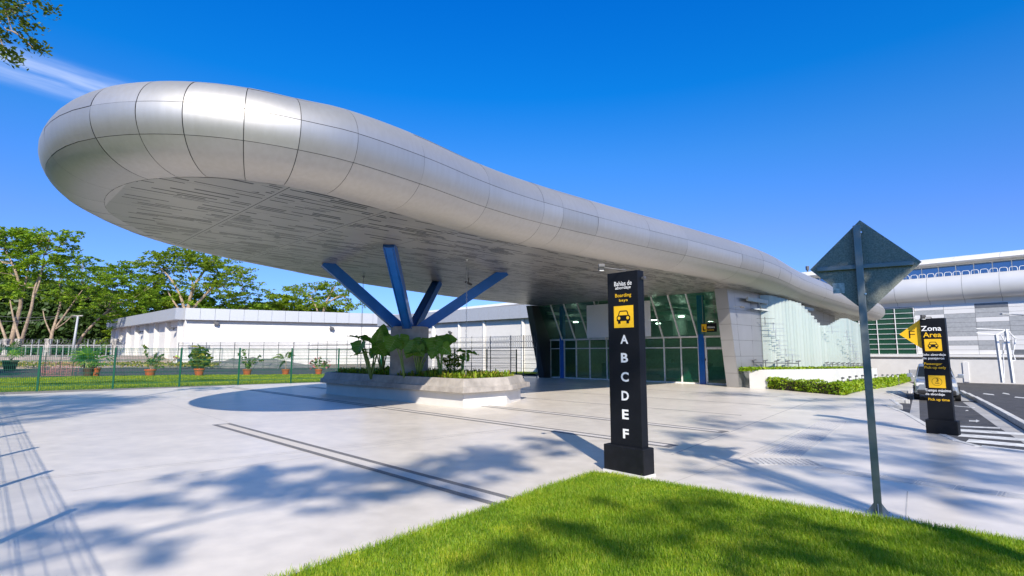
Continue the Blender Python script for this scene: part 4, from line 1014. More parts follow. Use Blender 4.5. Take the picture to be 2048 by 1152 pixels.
for (x, y, w_, Y) in [(1516, 612, 20, 32.6), (1530, 641, 22, 32.8), (1547, 652, 24, 33.0), (1551, 666, 22, 33.1), (1558, 686, 20, 33.3), (1572, 704, 20, 33.6), (1585, 716, 18, 34.2), (1664, 658, 16, 38), (1694, 668, 12, 39.5), (1700, 684, 12, 40), (1706, 698, 12, 40.5), (1712, 712, 12, 41)]:
    c = D(x, y, Y - .35); k = 1085 / Y; m = MB(); m.bar(c + Vector((0, 0, -9 / k)), c + Vector((0, 0, 7 / k)), .03)
    for dz in (-5 / k, 4 / k): m.bar(c + Vector((-w_ / k * .8, -.1, dz)), c + Vector((w_ / k, .15, dz)), .022)
    build('bracket', m, M['galv'] if y > 650 else M['lamp'], fins)
for (xa, ya, xb, yb, Ya, Yb, q) in [(1508, 725, 1597, 727, 32.0, 34.0, 4), (1654, 729, 1726, 731, 37.8, 41.2, 7)]:
    a, b = D(xa, ya, Ya), D(xb, yb, Yb); m = MB(); m.bar(a, b, .05)
    for j in range(q + 1):
        p = a.lerp(b, j / q); m.bar(p, p + Vector((0, 0, -.35)), .04); m.bar(p + Vector((-.12, 0, .1)), p + Vector((.12, 0, .16)), .16, .05); m.bar(p, p + Vector((0, 0, .12)), .03)
    build('uplight_rail', m, M['lamp'], fins)

# ================================================================== MAIN TERMINAL (far right) and its run to the left
TD = Vector((.672, -.74)).normalized(); TP = Plane((33.4, 50.0), TD); TNn = Vector((TD.y, -TD.x))
def tq(s, o, z): return (TP.p0[0] + TD.x * s + TNn.x * o, TP.p0[1] + TD.y * s + TNn.y * o, z)
term = thing('terminal_building', 'big silver terminal with rolled eave, clerestory windows and chequered grey cladding', 'building', (36, 47, -.4))
S0, S1 = -78.0, 16.0
def band(mb, prof, s0, s1, step, gap=.02, m=0):
    s_ = s0
    while s_ < s1 - .01:
        e = min(s1, s_ + step)
        vs = [tq(s_ + gap / 2, o, z) for o, z in prof] + [tq(e - gap / 2, o, z) for o, z in prof]; n = len(prof)
        mb.add(vs, [(i, i + 1, n + i + 1, n + i) for i in range(n - 1)], m); s_ = e
roll = [(.10, 6.35)] + [(.12 + .78 * math.sin(a) ** .9, 7.38 - 1.03 * math.cos(a)) for a in [R(8 + 14 * i) for i in range(1, 12)]] + [(-.3, 8.45), (-1.3, 8.52)]
m = MB(); band(m, roll, S0, S1, 2.35); build('rolled_eave', m, M['rollpanel'], term, smooth=True, fix=False)
m = MB(); band(m, [(0, 6.0), (.08, 6.36)], S0, S1, 2.35); band(m, [(.02, 5.95), (.02, 6.02)], S0, S1, 40); build('eave_band', m, M['rollpanel'], term, fix=False)
m = MB(); m.hexa([tq(S0, -1.0, 6), tq(S1, -1.0, 6), tq(S1, -.12, 6), tq(S0, -.12, 6), tq(S0, -1.0, 8.4), tq(S1, -1.0, 8.4), tq(S1, -.12, 8.3), tq(S0, -.12, 8.3)])
m.hexa([tq(S0, -14, -1), tq(S1, -14, -1), tq(S1, -.09, -1), tq(S0, -.09, -1), tq(S0, -14, 8.44), tq(S1, -14, 8.44), tq(S1, -.09, 6.3), tq(S0, -.09, 6.3)]); build('core', m, M['back'], term)
m = MB(); band(m, [(-1.45, 8.5), (-1.45, 9.52)], S0, S1, 1.2, .0); build('clerestory_glass', m, M['glassblue'], term, fix=False)
m = MB(); s_ = S0
while s_ < S1: m.bar(tq(s_, -1.42, 8.5), tq(s_, -1.42, 9.55), .06, .09, up=(TNn.x, TNn.y, 0)); s_ += 1.2
m.bar(tq(S0, -1.4, 9.5), tq(S1, -1.4, 9.5), .1, .1); build('clerestory_mullions', m, M['frame'], term)
s_ = -4.0
while s_ < S1:
    pp = [(s_ + .5 - .25 * math.copysign(abs(math.cos(R(a))) ** .45, math.cos(R(a))), 8.5 + .36 * math.sin(R(a)) ** .5) for a in range(0, 181, 20)]
    build('railing_arch', MB().tube([tq(u, -.9, z) for u, z in pp], .02, 5), M['frame'], term); s_ += .6
m = MB(); m.bar(tq(S0, -.9, 8.95), tq(-22, -.9, 8.95), .08); s_ = S0
while s_ < -22: m.bar(tq(s_, -.9, 8.5), tq(s_, -.9, 8.95), .12); s_ += 1.5
build('railing', m, M['frame'], term)
m = MB(); band(m, [(-1.5, 9.52), (-.5, 9.56), (-.34, 9.68), (-.42, 9.85), (-1.6, 10.24), (-6, 10.6), (-14, 10.9)], S0, S1, 3.0, .015); build('roof', m, M['clad_l'], term, fix=False)
# cladding: running panels in three greys
sA = TP.px(1832, 660)[0]; zc0 = 1.78; rows = 11; rh = (5.95 - zc0) / rows; cw = 2.05
TX = lambda x, y: TP.px(1740 + x / 3.84, 480 + y / 3.84)
def isgrey():
    g = {}
    for (x0, y0, x1, y1, c) in [(802, 488, 928, 530, 2), (692, 570, 938, 608, 1), (575, 615, 815, 650, 1), (815, 645, 945, 685, 1), (575, 690, 705, 728, 1), (710, 765, 960, 803, 1), (835, 800, 965, 842, 1), (935, 525, 1183, 560, 1), (350, 545, 570, 580, 1), (1065, 600, 1300, 720, 1), (1100, 840, 1300, 882, 2)]:
        a = TX(x0, (y0 + y1) / 2); b = TX(x1, (y0 + y1) / 2); za = TX((x0 + x1) / 2, y1)[1]; zb2 = TX((x0 + x1) / 2, y0)[1]; g[(a[0], b[0], za, zb2)] = c
    return g
GR = isgrey()
cl = MB()
for r_ in range(rows):
    s_ = sA
    while s_ < S1:
        e = min(S1, s_ + cw); z0, z1 = zc0 + r_ * rh, zc0 + (r_ + 1) * rh; c = 0; sm_, zm = (s_ + e) / 2, (z0 + z1) / 2
        for (a, b, za, zb2), k in GR.items():
            if a - .1 < sm_ < b + .1 and za - .03 < zm < zb2 + .03: c = k
        j_ = random.uniform(-.006, .006)
        cl.add([tq(s_ + .008, j_, z0 + .008), tq(e - .008, -j_, z0 + .008), tq(e - .008, -j_, z1 - .008), tq(s_ + .008, j_, z1 - .008)], [(0, 1, 2, 3)], c); s_ = e
build('cladding', cl, [M['clad_l'], M['clad_m'], M['clad_d']], term, fix=False)
# curtain wall
m = MB(); sG0 = -9.0
m.add([tq(sG0, .0, zc0), tq(sA - .06, .0, zc0), tq(sA - .06, .0, 5.9), tq(sG0, .0, 5.9)], [(0, 1, 2, 3)]); build('curtain_glass', m, M['glassdark'], term, fix=False)
m = MB(); s_ = sA - .05
while s_ > sG0: m.bar(tq(s_, .04, zc0), tq(s_, .04, 5.9), .05, .07, up=(TNn.x, TNn.y, 0)); s_ -= 1.42
for k in range(10): z = zc0 + .02 + (5.9 - zc0 - .04) * k / 9; m.bar(tq(sG0, .035, z), tq(sA, .035, z), .06, .035)
build('curtain_frame', m, M['frame'], term)
m = MB(); m.bar(tq(sG0, .12, 1.66), tq(S1, .12, 1.66), .3, .2); build('ledge', m, M['clad_l'], term, bevel=.02)
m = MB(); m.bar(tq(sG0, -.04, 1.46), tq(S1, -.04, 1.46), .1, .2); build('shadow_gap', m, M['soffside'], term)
m = MB(); m.hexa([tq(sG0, -.4, -.8), tq(S1, -.4, -.8), tq(S1, .3, -.8), tq(sG0, .3, -.8), tq(sG0, -.4, 1.36), tq(S1, -.4, 1.36), tq(S1, .3, 1.36), tq(sG0, .3, 1.36)]); bw_ = build('base_wall', m, M['whitewall'], term, bevel=.01)
m = MB(); a = TX(318, 1060); b = TX(300, 975); m.bar(tq(a[0], .32, a[1]), tq(a[0] + .7, .32, a[1] + .0), .06, .0001 + 1.5); build('vent_panel', m, M['clad_m'], term)
m = MB(); a = TX(715, 930); m.bar(tq(a[0], .33, .35), tq(a[0] + .35, .33, .35), .08, 1.6); build('service_panel', m, M['clad_l'], term)
mst = thing('roof_mast', 'tiny mast standing on the far roof edge left of the diamond sign', 'mast', D(1615, 540, 70)); p = Vector(mst.location)
m = MB(); m.bar(p + Vector((0, 0, -1.2)), p, .16); build('pole', m, M['lamp'], mst); m = MB(); m.bar(p, p + Vector((0, 0, .5)), .34, .3); build('beacon', m, M['lamp'], mst)
# white steel gantry and lamp by the road
gan = thing('height_gantry', 'white steel gantry frame with braced legs at the road end', 'gantry', (D(2010, 764, 39.6).x, 39.6, D(2010, 764, 39.6).z)); Yg = 39.6
m = MB(); GA = lambda x, y, dy=0: D(1740 + x / 3.84, 480 + y / 3.84, Yg + dy)
for (a, b, w_) in [((968, 725), (1018, 1095), .17), ((1042, 685), (1100, 1098), .20)]: m.bar(GA(*a), GA(*b), w_, .15)
build('leg', m, M['steelw'], gan, bevel=.01)
m = MB()
for (a, b, w_) in [((815, 680), (1070, 690), .05), ((815, 712), (975, 728), .05), ((968, 728), (1042, 690), .07), ((1005, 730), (1040, 790), .05), ((1020, 880), (1045, 725), .05), ((1020, 790), (1030, 1060), .05), ((1062, 700), (1120, 760), .06), ((1120, 750), (1098, 870), .06), ((1098, 870), (1115, 920), .06), ((1085, 930), (1115, 925), .05)]: m.bar(GA(*a), GA(*b), w_)
build('bracing', m, M['steelw'], gan)
lp = thing('street_lamp', 'street lamp whose thin arm reaches in from the right frame edge', 'lamp post', (D(2110, 770, 37).x, 37.0, TZ(36, 37) - .15)); Yl = 37.0
build('pole', MB().tube([Vector(lp.location), D(2110, 620, Yl)], [.09, .06], 8), M['galv'], lp); build('arm', MB().tube([D(2110, 632, Yl), D(2010, 628.5, Yl)], .05, 6), M['galv'], lp)
build('lamp_head', MB().bar(D(2020, 628.5, Yl), D(2002, 628, Yl), .22, .09), M['clad_m'], lp, bevel=.01)

# annex (left of the entrance, white with pilasters)
AP = Plane((1.6, 56.0), (.743, -.669)); ann = thing('annex_building', 'white annex wall with pilasters under a grey parapet behind the canopy', 'building', (-8, 64, 0))
def aq(s, o, z): return AP.at(s, z, o)
s0 = AP.px(764, 650)[0]; s1 = 9.0; zT = AP.px(1045, 611)[1]; zB = AP.px(1050, 636.5)[1]
m = MB(); m.hexa([aq(s0, -8, -.4), aq(s1, -8, -.4), aq(s1, 0, -.4), aq(s0, 0, -.4), aq(s0, -8, zB + .4), aq(s1, -8, zB + .4), aq(s1, 0, zB + .4), aq(s0, 0, zB + .4)]); build('wall', m, M['whitewall'], ann)
m = MB(); s_ = s0 - .3
while s_ < s1: e = min(s1, s_ + 1.5); m.hexa([aq(s_ + .012, -.4, zB), aq(e - .012, -.4, zB), aq(e - .012, .55, zB), aq(s_ + .012, .55, zB), aq(s_ + .012, -.4, zT), aq(e - .012, -.4, zT), aq(e - .012, .55, zT), aq(s_ + .012, .55, zT)]); s_ = e
build('parapet', m, M['para'], ann)
for x in (868, 919, 969, 1047): s_ = AP.px(x, 700)[0]; m = MB(); m.bar(aq(s_, .08, -.3), aq(s_, .08, zB), .28, .3, up=(0, 1, 0)); build('pilaster', m, M['whitewall'], ann, bevel=.02)
m = MB()
for k in range(5): z = .4 + k * .45; m.bar(aq(s0, .012, z), aq(s1, .012, z), .03, .02)
build('wall_groove', m, M['joint'], ann)
a = AP.px(862, 664); m = MB(); m.bar(aq(a[0] - 1.2, .02, a[1]), aq(a[0], .02, a[1]), .08, .25); build('vent', m, M['conc'], ann)

# warehouse
W0 = Vector((-57.2, 95.0)); WF = Plane((W0.x, W0.y), (math.sin(R(65)), math.cos(R(65)))); WLd = Vector((-.727, .686))
wh = thing('warehouse', 'long white warehouse with grey parapet and pilastered end wall', 'building', (-50, 100, 0))
zT = D(365, 616.5, 95).z; zB = D(367, 639.5, 95).z; LF = 40.0; LL = 54.8
pF = W0 + Vector(WF.d) * LF; pL = W0 + WLd * LL; pX = pL + Vector(WF.d) * LF
m = MB(); m.prism([tuple(W0), tuple(pF), tuple(pX), tuple(pL)], -.3, zB + .5); build('wall', m, M['whitewall'], wh)
def wband(a, b, off, z0, z1, step, mb):
    d = (b - a); L = d.length; d = d / L; n_ = Vector((d.y, -d.x)); s_ = 0
    if n_.dot(-a) < 0: n_ = -n_
    while s_ < L - .01:
        e = min(L, s_ + step); p, q = a + d * (s_ + .02), a + d * (e - .02)
        mb.hexa([(*p, z0), (*q, z0), (*(q + n_ * off), z0), (*(p + n_ * off), z0), (*p, z1), (*q, z1), (*(q + n_ * off), z1), (*(p + n_ * off), z1)]); s_ = e
m = MB(); ex = Vector(WF.d) * .0
wband(W0, pF, .9, zB, zT, 2.3, m); wband(W0, pL, 1.6, zB, zT, 2.3, m); build('parapet', m, M['para'], wh)
nL = Vector((-WLd.y, WLd.x)); nL = nL if nL.dot(-W0) > 0 else -nL
for k in range(8):
    p = W0 + WLd * (1.6 + 52 * k / 7) + nL * .3; m = MB(); m.bar((*p, -.2), (*p, zB), .75, .6, up=(WLd.x, WLd.y, 0)); build('pilaster', m, M['whitewall'], wh)
m = MB(); a = WF.px(378, 700); b = WF.px(413, 700); zd = WF.px(395, 695)[1]; WF.rect(m, a[0], b[0], 0, zd, .05, -.05); dd = build('shutter_door', m, M['shutter'], wh)
m = MB(); WF.rect(m, a[0] - .2, b[0] + .4, zd, zd + .45, .5, -.05); build('door_canopy', m, M['clad_m'], dd)
m = MB(); a = WF.px(425, 700); b = WF.px(446, 700); zd = WF.px(436, 698)[1]
for q in ((a[0], 0, a[0] + .2, zd), (b[0] - .2, 0, b[0], zd), (a[0], zd, b[0], zd + .2)): WF.rect(m, q[0], q[2], q[1], q[3], .06, .0)
build('side_door_frame', m, M['clad_m'], wh)
for x, y, p_ in ((434, 647, WF), (664, 657, WF)):
    s_, z = p_.px(x, y); fl = thing('floodlight', 'small floodlight fixed high on the white warehouse front', 'floodlight', p_.at(s_, z, .3), 'floodlights on the warehouse front')
    m = MB(); m.bar(p_.at(s_ - .45, z + .15, .5), p_.at(s_ + .3, z - .1, .5), .5, .5); build('body', m, M['lamp'], fl, bevel=.03); m = MB(); m.bar(p_.at(s_, z, 0), p_.at(s_, z, .5), .15); build('bracket', m, M['lamp'], fl)
s_, z = AP.px(904, 665); fl = thing('floodlight', 'single floodlight on the white annex wall right of the blue struts', 'floodlight', AP.at(s_, z, .1))
m = MB(); m.bar(AP.at(s_ - .2, z + .1, .3), AP.at(s_ + .15, z - .1, .35), .25, .22); build('body', m, M['lamp'], fl, bevel=.02); m = MB(); m.bar(AP.at(s_, z, 0), AP.at(s_, z, .3), .08); build('bracket', m, M['lamp'], fl)
for tt_, lab in ((2.9, 'small floodlight at the near corner of the warehouse end wall'), (26, 'small floodlight midway along the warehouse end wall')):
    p = W0 + WLd * (tt_ + 1) + nL * 1.0; fl = thing('floodlight', lab, 'floodlight', (*p, zB - 1.3)); q = Vector(fl.location)
    m = MB(); m.bar(q + Vector((-.5, 0, .1)), q + Vector((.4, 0, -.2)), .4, .4); build('body', m, M['lamp'], fl); m = MB(); m.bar(q, q - Vector((nL.x, nL.y, 0)) * 1.0, .12); build('bracket', m, M['lamp'], fl)

# ================================================================== HEDGE BED BY THE ENTRANCE
def hedge_geo(path, wd, h, n, rng=RNG):
    """clipped box hedge along a path: dense small leaves over a dark core"""
    core = MB(); P = []
    for (a, b) in zip(path[:-1], path[1:]):
        a, b = Vector(a), Vector(b); d = b - a; L = d.length; d /= L; n_ = Vector((-d.y, d.x)); za, zb = TZ(*a), TZ(*b)
        a2, b2 = a - d * wd * .25, b + d * wd * .25
        core.hexa([(*(a2 - n_ * wd * .4), za), (*(b2 - n_ * wd * .4), zb), (*(b2 + n_ * wd * .4), zb), (*(a2 + n_ * wd * .4), za), (*(a2 - n_ * wd * .4), za + h * .9), (*(b2 - n_ * wd * .4), zb + h * .9), (*(b2 + n_ * wd * .4), zb + h * .9), (*(a2 + n_ * wd * .4), za + h * .9)])
        k = int(n * L)
        for _ in range(k):
            u = random.uniform(-wd * .45, L + wd * .45); f = random.random(); z0 = za + (zb - za) * u / L; bump_ = .05 * math.sin(u * 2.7) + .04 * math.sin(u * 6.1 + 1)
            if f < .12: u = random.choice((-wd * .42, L + wd * .42)) + random.uniform(-.04, .04); v, z = random.uniform(-wd / 2, wd / 2), random.uniform(.03, h)
            elif f < .45: v, z = random.uniform(-wd / 2, wd / 2), h + bump_ + random.uniform(-.05, .05)
            else: v, z = random.choice((-1, 1)) * (wd / 2 + bump_ * .6 + random.uniform(-.05, .03)), random.uniform(.03, h)
            p = a + d * u + n_ * v; P.append((p.x, p.y, z0 + z))
    return core, P
def make_hedge(label, path, wd, h, n, size):
    t = thing('clipped_hedge', label, 'hedge', (*path[0], TZ(*path[0])), 'low clipped hedges round the lawn bed')
    c, P = hedge_geo(path, wd, h, n); build('core', c, M['soil'], t); V_, Q_ = leaves(P, size, .15); npmesh('foliage', V_, Q_, M['hedge'], t)
h0, h1, h2 = Vector(GT(1545, 778, .0)), Vector(GT(1690, 791, .0)), Vector(GT(1812, 763, .0))
make_hedge('clipped green hedge running from the planter wall to the bed corner', [tuple(h0 + Vector((.1, .3))), tuple(h1 + Vector((0, .35)))], .55, .52, 620, .065)
mid_ = h1.lerp(h2, .45)
make_hedge('clipped yellow-green hedge along the pavement side of the lawn bed', [tuple(h1 + Vector((.25, .9))), tuple(mid_)], .5, .48, 420, .075)
make_hedge('far end of the clipped hedge, beyond the gap in the pavement side', [tuple(mid_.lerp(h2, .12)), tuple(h2)], .5, .48, 300, .085)
bed = [tuple(h0), tuple(h1), tuple(h2), (27.6, 40.6), (20.2, 34.0), tuple(wm)]
struct(sheet('bed_soil', bed, .02, M['turf']))
Vb = lawn_blades('lawn', bed, 26000, .10, .03, .03, (12, 30, 24, 42)); Vb['label'] = 'sunlit lawn inside the clipped hedge bed'; Vb['category'] = 'grass'
bl = None
for i, (x, y) in enumerate([(1687, 768), (1701, 764.5), (1714, 761.5), (1726, 759), (1752, 756), (1766, 754), (1776, 753), (1786, 752), (1796, 751)]):
    q = D(x, y + 8, [26, 27.5, 29, 30.4, 33.2, 34.6, 35.6, 36.8, 38.2][i]); lab = ['nearest black bollard light behind the hedge corner', 'second black bollard light behind the hedge, just past the corner one', 'third black bollard light along the hedge', 'fourth bollard light, last one left of the grey sign pole', 'first bollard light right of the grey sign pole', 'second small bollard light right of the grey sign pole', 'middle one of the tiny far bollard lights along the hedge', 'tiny bollard light next to last at the far hedge end', 'farthest tiny bollard light at the hedge end'][i]
    z0 = TZ(q.x, q.y)
    if bl is None:
        bl = thing('bollard_light', lab, 'bollard', (q.x, q.y, z0), 'bollard lights in the hedge bed'); o = bl
        build('post', MB().lathe([(0, 0), (.06, 0), (.06, .44), (0, .44)], n=12), M['lamp'], bl, local=True, smooth=True, angle=R(40))
        build('light_ring', MB().lathe([(0, .44), (.05, .44), (.05, .52), (0, .52)], n=12), M['lens'], bl, local=True)
        build('cap', MB().lathe([(0, .52), (.065, .52), (.065, .56), (0, .58)], n=12), M['lamp'], bl, local=True)
    else:
        o = copytree(bl); o.location = (q.x, q.y, z0); o['label'] = lab
    if i < 4: o.scale = (1.1, 1.1, 1.35)

# ================================================================== CAR
car = thing('parked_car', 'silver off-road car facing the camera behind the pick-up totem', 'car', (*GT(1873, 797), 0)); car.location.z = TZ(car.location.x, car.location.y) - .13
car.rotation_euler = (0, 0, math.atan2(-.80, -.60) + PI / 2); car.scale = (.88, .88, .88)
def loft(mb, secs, m=0, close=True):
    k = len(secs[0]); o = len(mb.v)
    for s_ in secs: mb.v += s_
    for i in range(len(secs) - 1):
        for j in range(k): mb.f.append((o + i * k + j, o + i * k + (j + 1) % k, o + (i + 1) * k + (j + 1) % k, o + (i + 1) * k + j)); mb.m.append(m)
    if close: mb.f.append(tuple(o + j for j in range(k))); mb.m.append(m); e = o + (len(secs) - 1) * k; mb.f.append(tuple(e + j for j in range(k))); mb.m.append(m)
def rr(hw, z0, z1, y, r=.10, ht=None):
    ht = ht or hw; P = []
    for (cx, cz, a0, w_) in ((hw - r, z0 + r, -90, 0), (ht - r, z1 - r, 0, 1), (-(ht - r), z1 - r, 90, 1), (-(hw - r), z0 + r, 180, 0)):
        for q in range(4): a = R(a0 + q * 30); P.append((cx + r * math.cos(a), y, cz + r * math.sin(a)))
    return P
b = MB(); loft(b, [rr(.74, .42, .78, -2.28, .1, .68), rr(.86, .32, .92, -2.15, .12, .78), rr(.90, .28, 1.02, -1.7, .12, .82), rr(.91, .28, 1.08, -1.0, .12, .84), rr(.91, .28, 1.12, 0, .12, .86), rr(.91, .3, 1.12, 1.4, .12, .86), rr(.89, .38, 1.12, 2.2, .12, .84), rr(.82, .46, 1.05, 2.35, .1, .78)])
build('body', b, M['carpaint'], car, smooth=True, local=True, angle=R(35))
b = MB(); loft(b, [rr(.80, 1.02, 1.12, -1.05, .04, .78), rr(.78, 1.02, 1.70, -.35, .1, .64), rr(.78, 1.02, 1.78, .3, .12, .66), rr(.78, 1.02, 1.77, 1.5, .12, .66), rr(.76, 1.02, 1.62, 2.2, .1, .64)]); build('cabin', b, M['carpaint'], car, smooth=True, local=True, angle=R(35))
b = MB(); b.add([(-.72, -1.03, 1.14), (.72, -1.03, 1.14), (.60, -.42, 1.65), (-.60, -.42, 1.65)], [(0, 1, 2, 3)]); build('windscreen', b, M['carglass'], car, local=True, fix=False)
for sg in (-1, 1):
    b = MB(); b.add([(sg * .80, -.75, 1.15), (sg * .80, 1.9, 1.15), (sg * .675, 1.7, 1.62), (sg * .675, -.2, 1.66)], [(0, 1, 2, 3)]); build('side_window', b, M['carglass'], car, local=True, fix=False)
    b = MB(); b.bar((sg * .82, -.78, 1.12), (sg * .92, -.80, 1.16), .06, .05); b.box((sg * 1.03, -.80, 1.20), (.24, .12, .19)); build('wing_mirror', b, M['carpaint'], car, local=True, bevel=.03)
    b = MB(); b.box((sg * .62, -2.19, .80), (.34, .12, .17)); hl = build('headlight', b, M['lens'], car, local=True, bevel=.03)
    b = MB(); b.box((sg * .66, -2.24, .52), (.2, .06, .1)); build('fog_lamp', b, M['lens'], car, local=True, bevel=.02)
    for yy in (-1.45, 1.4):
        b = MB(); b.tube([(sg * .70, yy, .36), (sg * .92, yy, .36)], .36, 24); wl = build('tyre', b, M['tyre'], car, local=True, smooth=True, angle=R(40))
        b = MB(); b.tube([(sg * .90, yy, .36), (sg * .93, yy, .36)], .23, 16); build('rim', b, M['chrome'], wl, local=True)
b = MB(); b.box((0, -2.25, .80), (.8, .06, .17)); gl_ = build('grille', b, M['plasticb'], car, local=True, bevel=.02)
b = MB()
for k in range(3): b.box((0, -2.285, .75 + k * .05), (.78, .02, .016))
build('grille_bar', b, M['chrome'], gl_, local=True)
b = MB(); b.box((0, -2.27, .46), (1.5, .14, .18)); build('bumper', b, M['plasticb'], car, local=True, bevel=.04)
b = MB(); b.box((0, -2.35, .50), (.32, .01, .14)); build('number_plate', b, M['white'], car, local=True)

# ================================================================== GREEN MESH FENCES
def mesh_fence(name, label, p0, d, k0, k1, z0, h, wr=1.0):
    t = thing(name, label, 'fence', (*(p0 + d * (3.06 * k0)), z0), 'green mesh fences round the plaza')
    for k in range(k0, k1 + 1):
        p = p0 + d * (3.06 * k); m = MB(); m.box((p.x, p.y, z0 + h / 2 + .01), (.08, .08, h + .06), math.atan2(d.y, d.x)); m.box((p.x, p.y, z0 + .012), (.16, .16, .02), math.atan2(d.y, d.x)); build('post', m, M['green'], t)
    ag = math.atan2(d.y, d.x)
    for k in range(k0, k1):
        a = p0 + d * (3.06 * k + .05); L = 2.96; m = MB(); n_ = Vector((-d.y, d.x))
        def wire(u0, z0_, u1, z1_, r, o=0):
            a_ = a + d * u0 + n_ * o; b_ = a + d * u1 + n_ * o
            A3, B3 = Vector((a_.x, a_.y, z0_)), Vector((b_.x, b_.y, z1_)); v = (B3 - A3)
            s1 = n_ * r; s1 = Vector((s1.x, s1.y, 0)); s2 = (Vector((d.x, d.y, 0)) if abs(v.z) > .1 else Vector((0, 0, 1))) * r
            m.add([A3 + s1, A3 - s1 * .5 + s2 * .87, A3 - s1 * .5 - s2 * .87, B3 + s1, B3 - s1 * .5 + s2 * .87, B3 - s1 * .5 - s2 * .87], [(0, 1, 4, 3), (1, 2, 5, 4), (2, 0, 3, 5)])
        for i in range(43): u = L * i / 42; wire(u, z0 + .06, u, z0 + h, .0075 * wr)
        zz = .08
        for i in range(11): wire(0, z0 + .08 + (h - .1) * i / 10, L, z0 + .08 + (h - .1) * i / 10, .008 * wr)
        for fz in (.14, .40, .70, .96):
            for q in (-.04, 0, .04): wire(0, z0 + h * fz + q, L, z0 + h * fz + q, .0055 * wr, .03 if q == 0 else 0)
        build('mesh_panel', m, M['green'], t, fix=False)
    return t
mesh_fence('mesh_fence', 'green wire mesh fence along the far side of the plaza', F0 - FD * 3.06, FD, 0, 11, -.03, 2.2)
Lc = F0 - FD * 3.06; Ld = (Vector((-3.9, 2.75)) - Lc).normalized()
mesh_fence('mesh_fence', 'green wire mesh fence down the left side of the plaza, throwing post shadows', Lc + Ld * 0.0, Ld, 1, 11, -.02, 2.2, .55)

# ================================================================== RAIL FENCES WITH RAZOR WIRE
def razor(mb, a, b, r, pitch, wr, z):
    a, b = Vector(a), Vector(b); L = (b - a).length; d = (b - a) / L; n_ = Vector((-d.y, d.x)); q = int(L / pitch); P = []
    for i in range(q * 9 + 1):
        th = 2 * PI * i / 9; p = a + d * (L * i / (q * 9)) + n_ * (r * math.cos(th)); P.append((p.x, p.y, z + r * math.sin(th)))
    mb.tube(P, wr, 3, cap=False)
def rail_fence(label, a, b, z0, h, sp, ms, rz, wr, coils, pr=.035, group='grey rail fences with razor wire'):
    a, b = Vector(a), Vector(b); L = (b - a).length; d = (b - a) / L
    t = thing('rail_fence', label, 'fence', (*a, z0), group); q = int(L / sp)
    for i in range(q + 1):
        p = a + d * (L * i / q); m = MB(); m.bar((p.x, p.y, z0 - .1), (p.x, p.y, z0 + h + rz * 2.1 * coils), pr * 2); build('post', m, ms, t)
    m = MB()
    for z in (h, .15) : m.bar((a.x, a.y, z0 + z), (b.x, b.y, z0 + z), pr * 1.6, pr * 2)
    build('rail', m, ms, t)
    m = MB()
    for i in range(int(h / .2)):
        z = z0 + .2 * i + .1; m.bar((a.x, a.y, z), (b.x, b.y, z), .012)
    build('wire', m, ms, t)
    m = MB()
    for c in range(coils): razor(m, a, b, rz, rz * .75, wr, z0 + h + rz * (1 + 2 * c))
    build('razor_coil', m, M['razor'], t, fix=False)
rail_fence('grey rail fence with razor coils running towards the dark entrance pier', (-25.3, 68), (-.1, 43.6), -.05, 2.35, 2.2, M['greyrail'], .24, .014, 2)
rail_fence('short black gate panel of rails beside the dark entrance pier', (-.1, 43.6), (1.9, 42.0), 0, 2.3, 1.0, M['greyrail'], .24, .014, 2, .03)
rail_fence('grey rail fence with razor coils in front of the warehouse', (-44, 72), (-25.3, 68), -.05, 2.45, 2.1, M['greyrail'], .22, .016, 2, .03)
# old perimeter fence under the trees, on a gravel bank
bm_ = MB(); rows_ = []
for i in range(40):
    x = -112 + i * 1.36; e = .25 * math.sin(x * .33) + .12 * math.sin(x * 1.1)
    g_ = max(0, min(1, (-59.5 - x) / 6)); q_ = lambda z: -.25 + (z + .25) * g_
    rows_.append([(x, 69.5 + e, -.25), (x, 71.5 + e, q_(.25)), (x, 74 + e, q_(1.0 + e * .3)), (x, 77, q_(1.5 + e * .2)), (x, 84, q_(1.6)), (x, 140, q_(1.0))])
bm_.add([p for r_ in rows_ for p in r_], [(i * 6 + j, (i + 1) * 6 + j, (i + 1) * 6 + j + 1, i * 6 + j + 1) for i in range(39) for j in range(5)])
struct(build('gravel_bank', bm_, M['berm'], smooth=True))
P = np.stack([RNG.uniform(-92, -38, 3000), RNG.normal(71.2, .45, 3000)], 1); P = np.concatenate([P, (.1 + np.clip((P[:, 1] - 70) * .3, 0, 1.2))[:, None]], 1); V_, Q_ = leaves(P, .2, .2)
tag(npmesh('weeds', V_, Q_, M['weeds']), 'dry yellow weeds along the foot of the gravel bank', 'weeds', kind='stuff')
pf = thing('perimeter_fence', 'pale picket fence with razor coils and concrete posts under the trees', 'fence', (-70, 78, 1.5))
m = MB()
for x in (0, 1): pass
for px_ in np.arange(-62, 246, 12.5):
    p = D(px_ + random.uniform(-1, 1), 700, 78); m.bar((p.x, 78, 1.3), (p.x, 78, 3.05 + (.75 if random.random() < .45 else 0)), .10)
build('picket', m, M['pale'], pf)
m = MB(); m.bar((D(-62, 700, 78).x, 78.06, 3.0), (D(246, 700, 78).x, 78.06, 3.0), .09, .12); m.bar((D(-62, 700, 78).x, 78.06, 2.75), (D(246, 700, 78).x, 78.06, 2.75), .06); build('rail', m, M['pale'], pf)
for px_ in (8, 33, 93, 227):
    p = D(px_, 700, 78); m = MB(); m.box((p.x, 78.2, 2.45), (.62, .5, 2.3)); m.box((p.x, 78.2, 3.75), (.72, .6, .35)); build('concrete_post', m, M['concpost'], pf, bevel=.04)
m = MB(); razor(m, (D(-62, 700, 78).x, 78.1), (D(246, 700, 78).x, 78.1), .42, .5, .028, 3.5); build('razor_coil', m, M['lamp'], pf, fix=False)
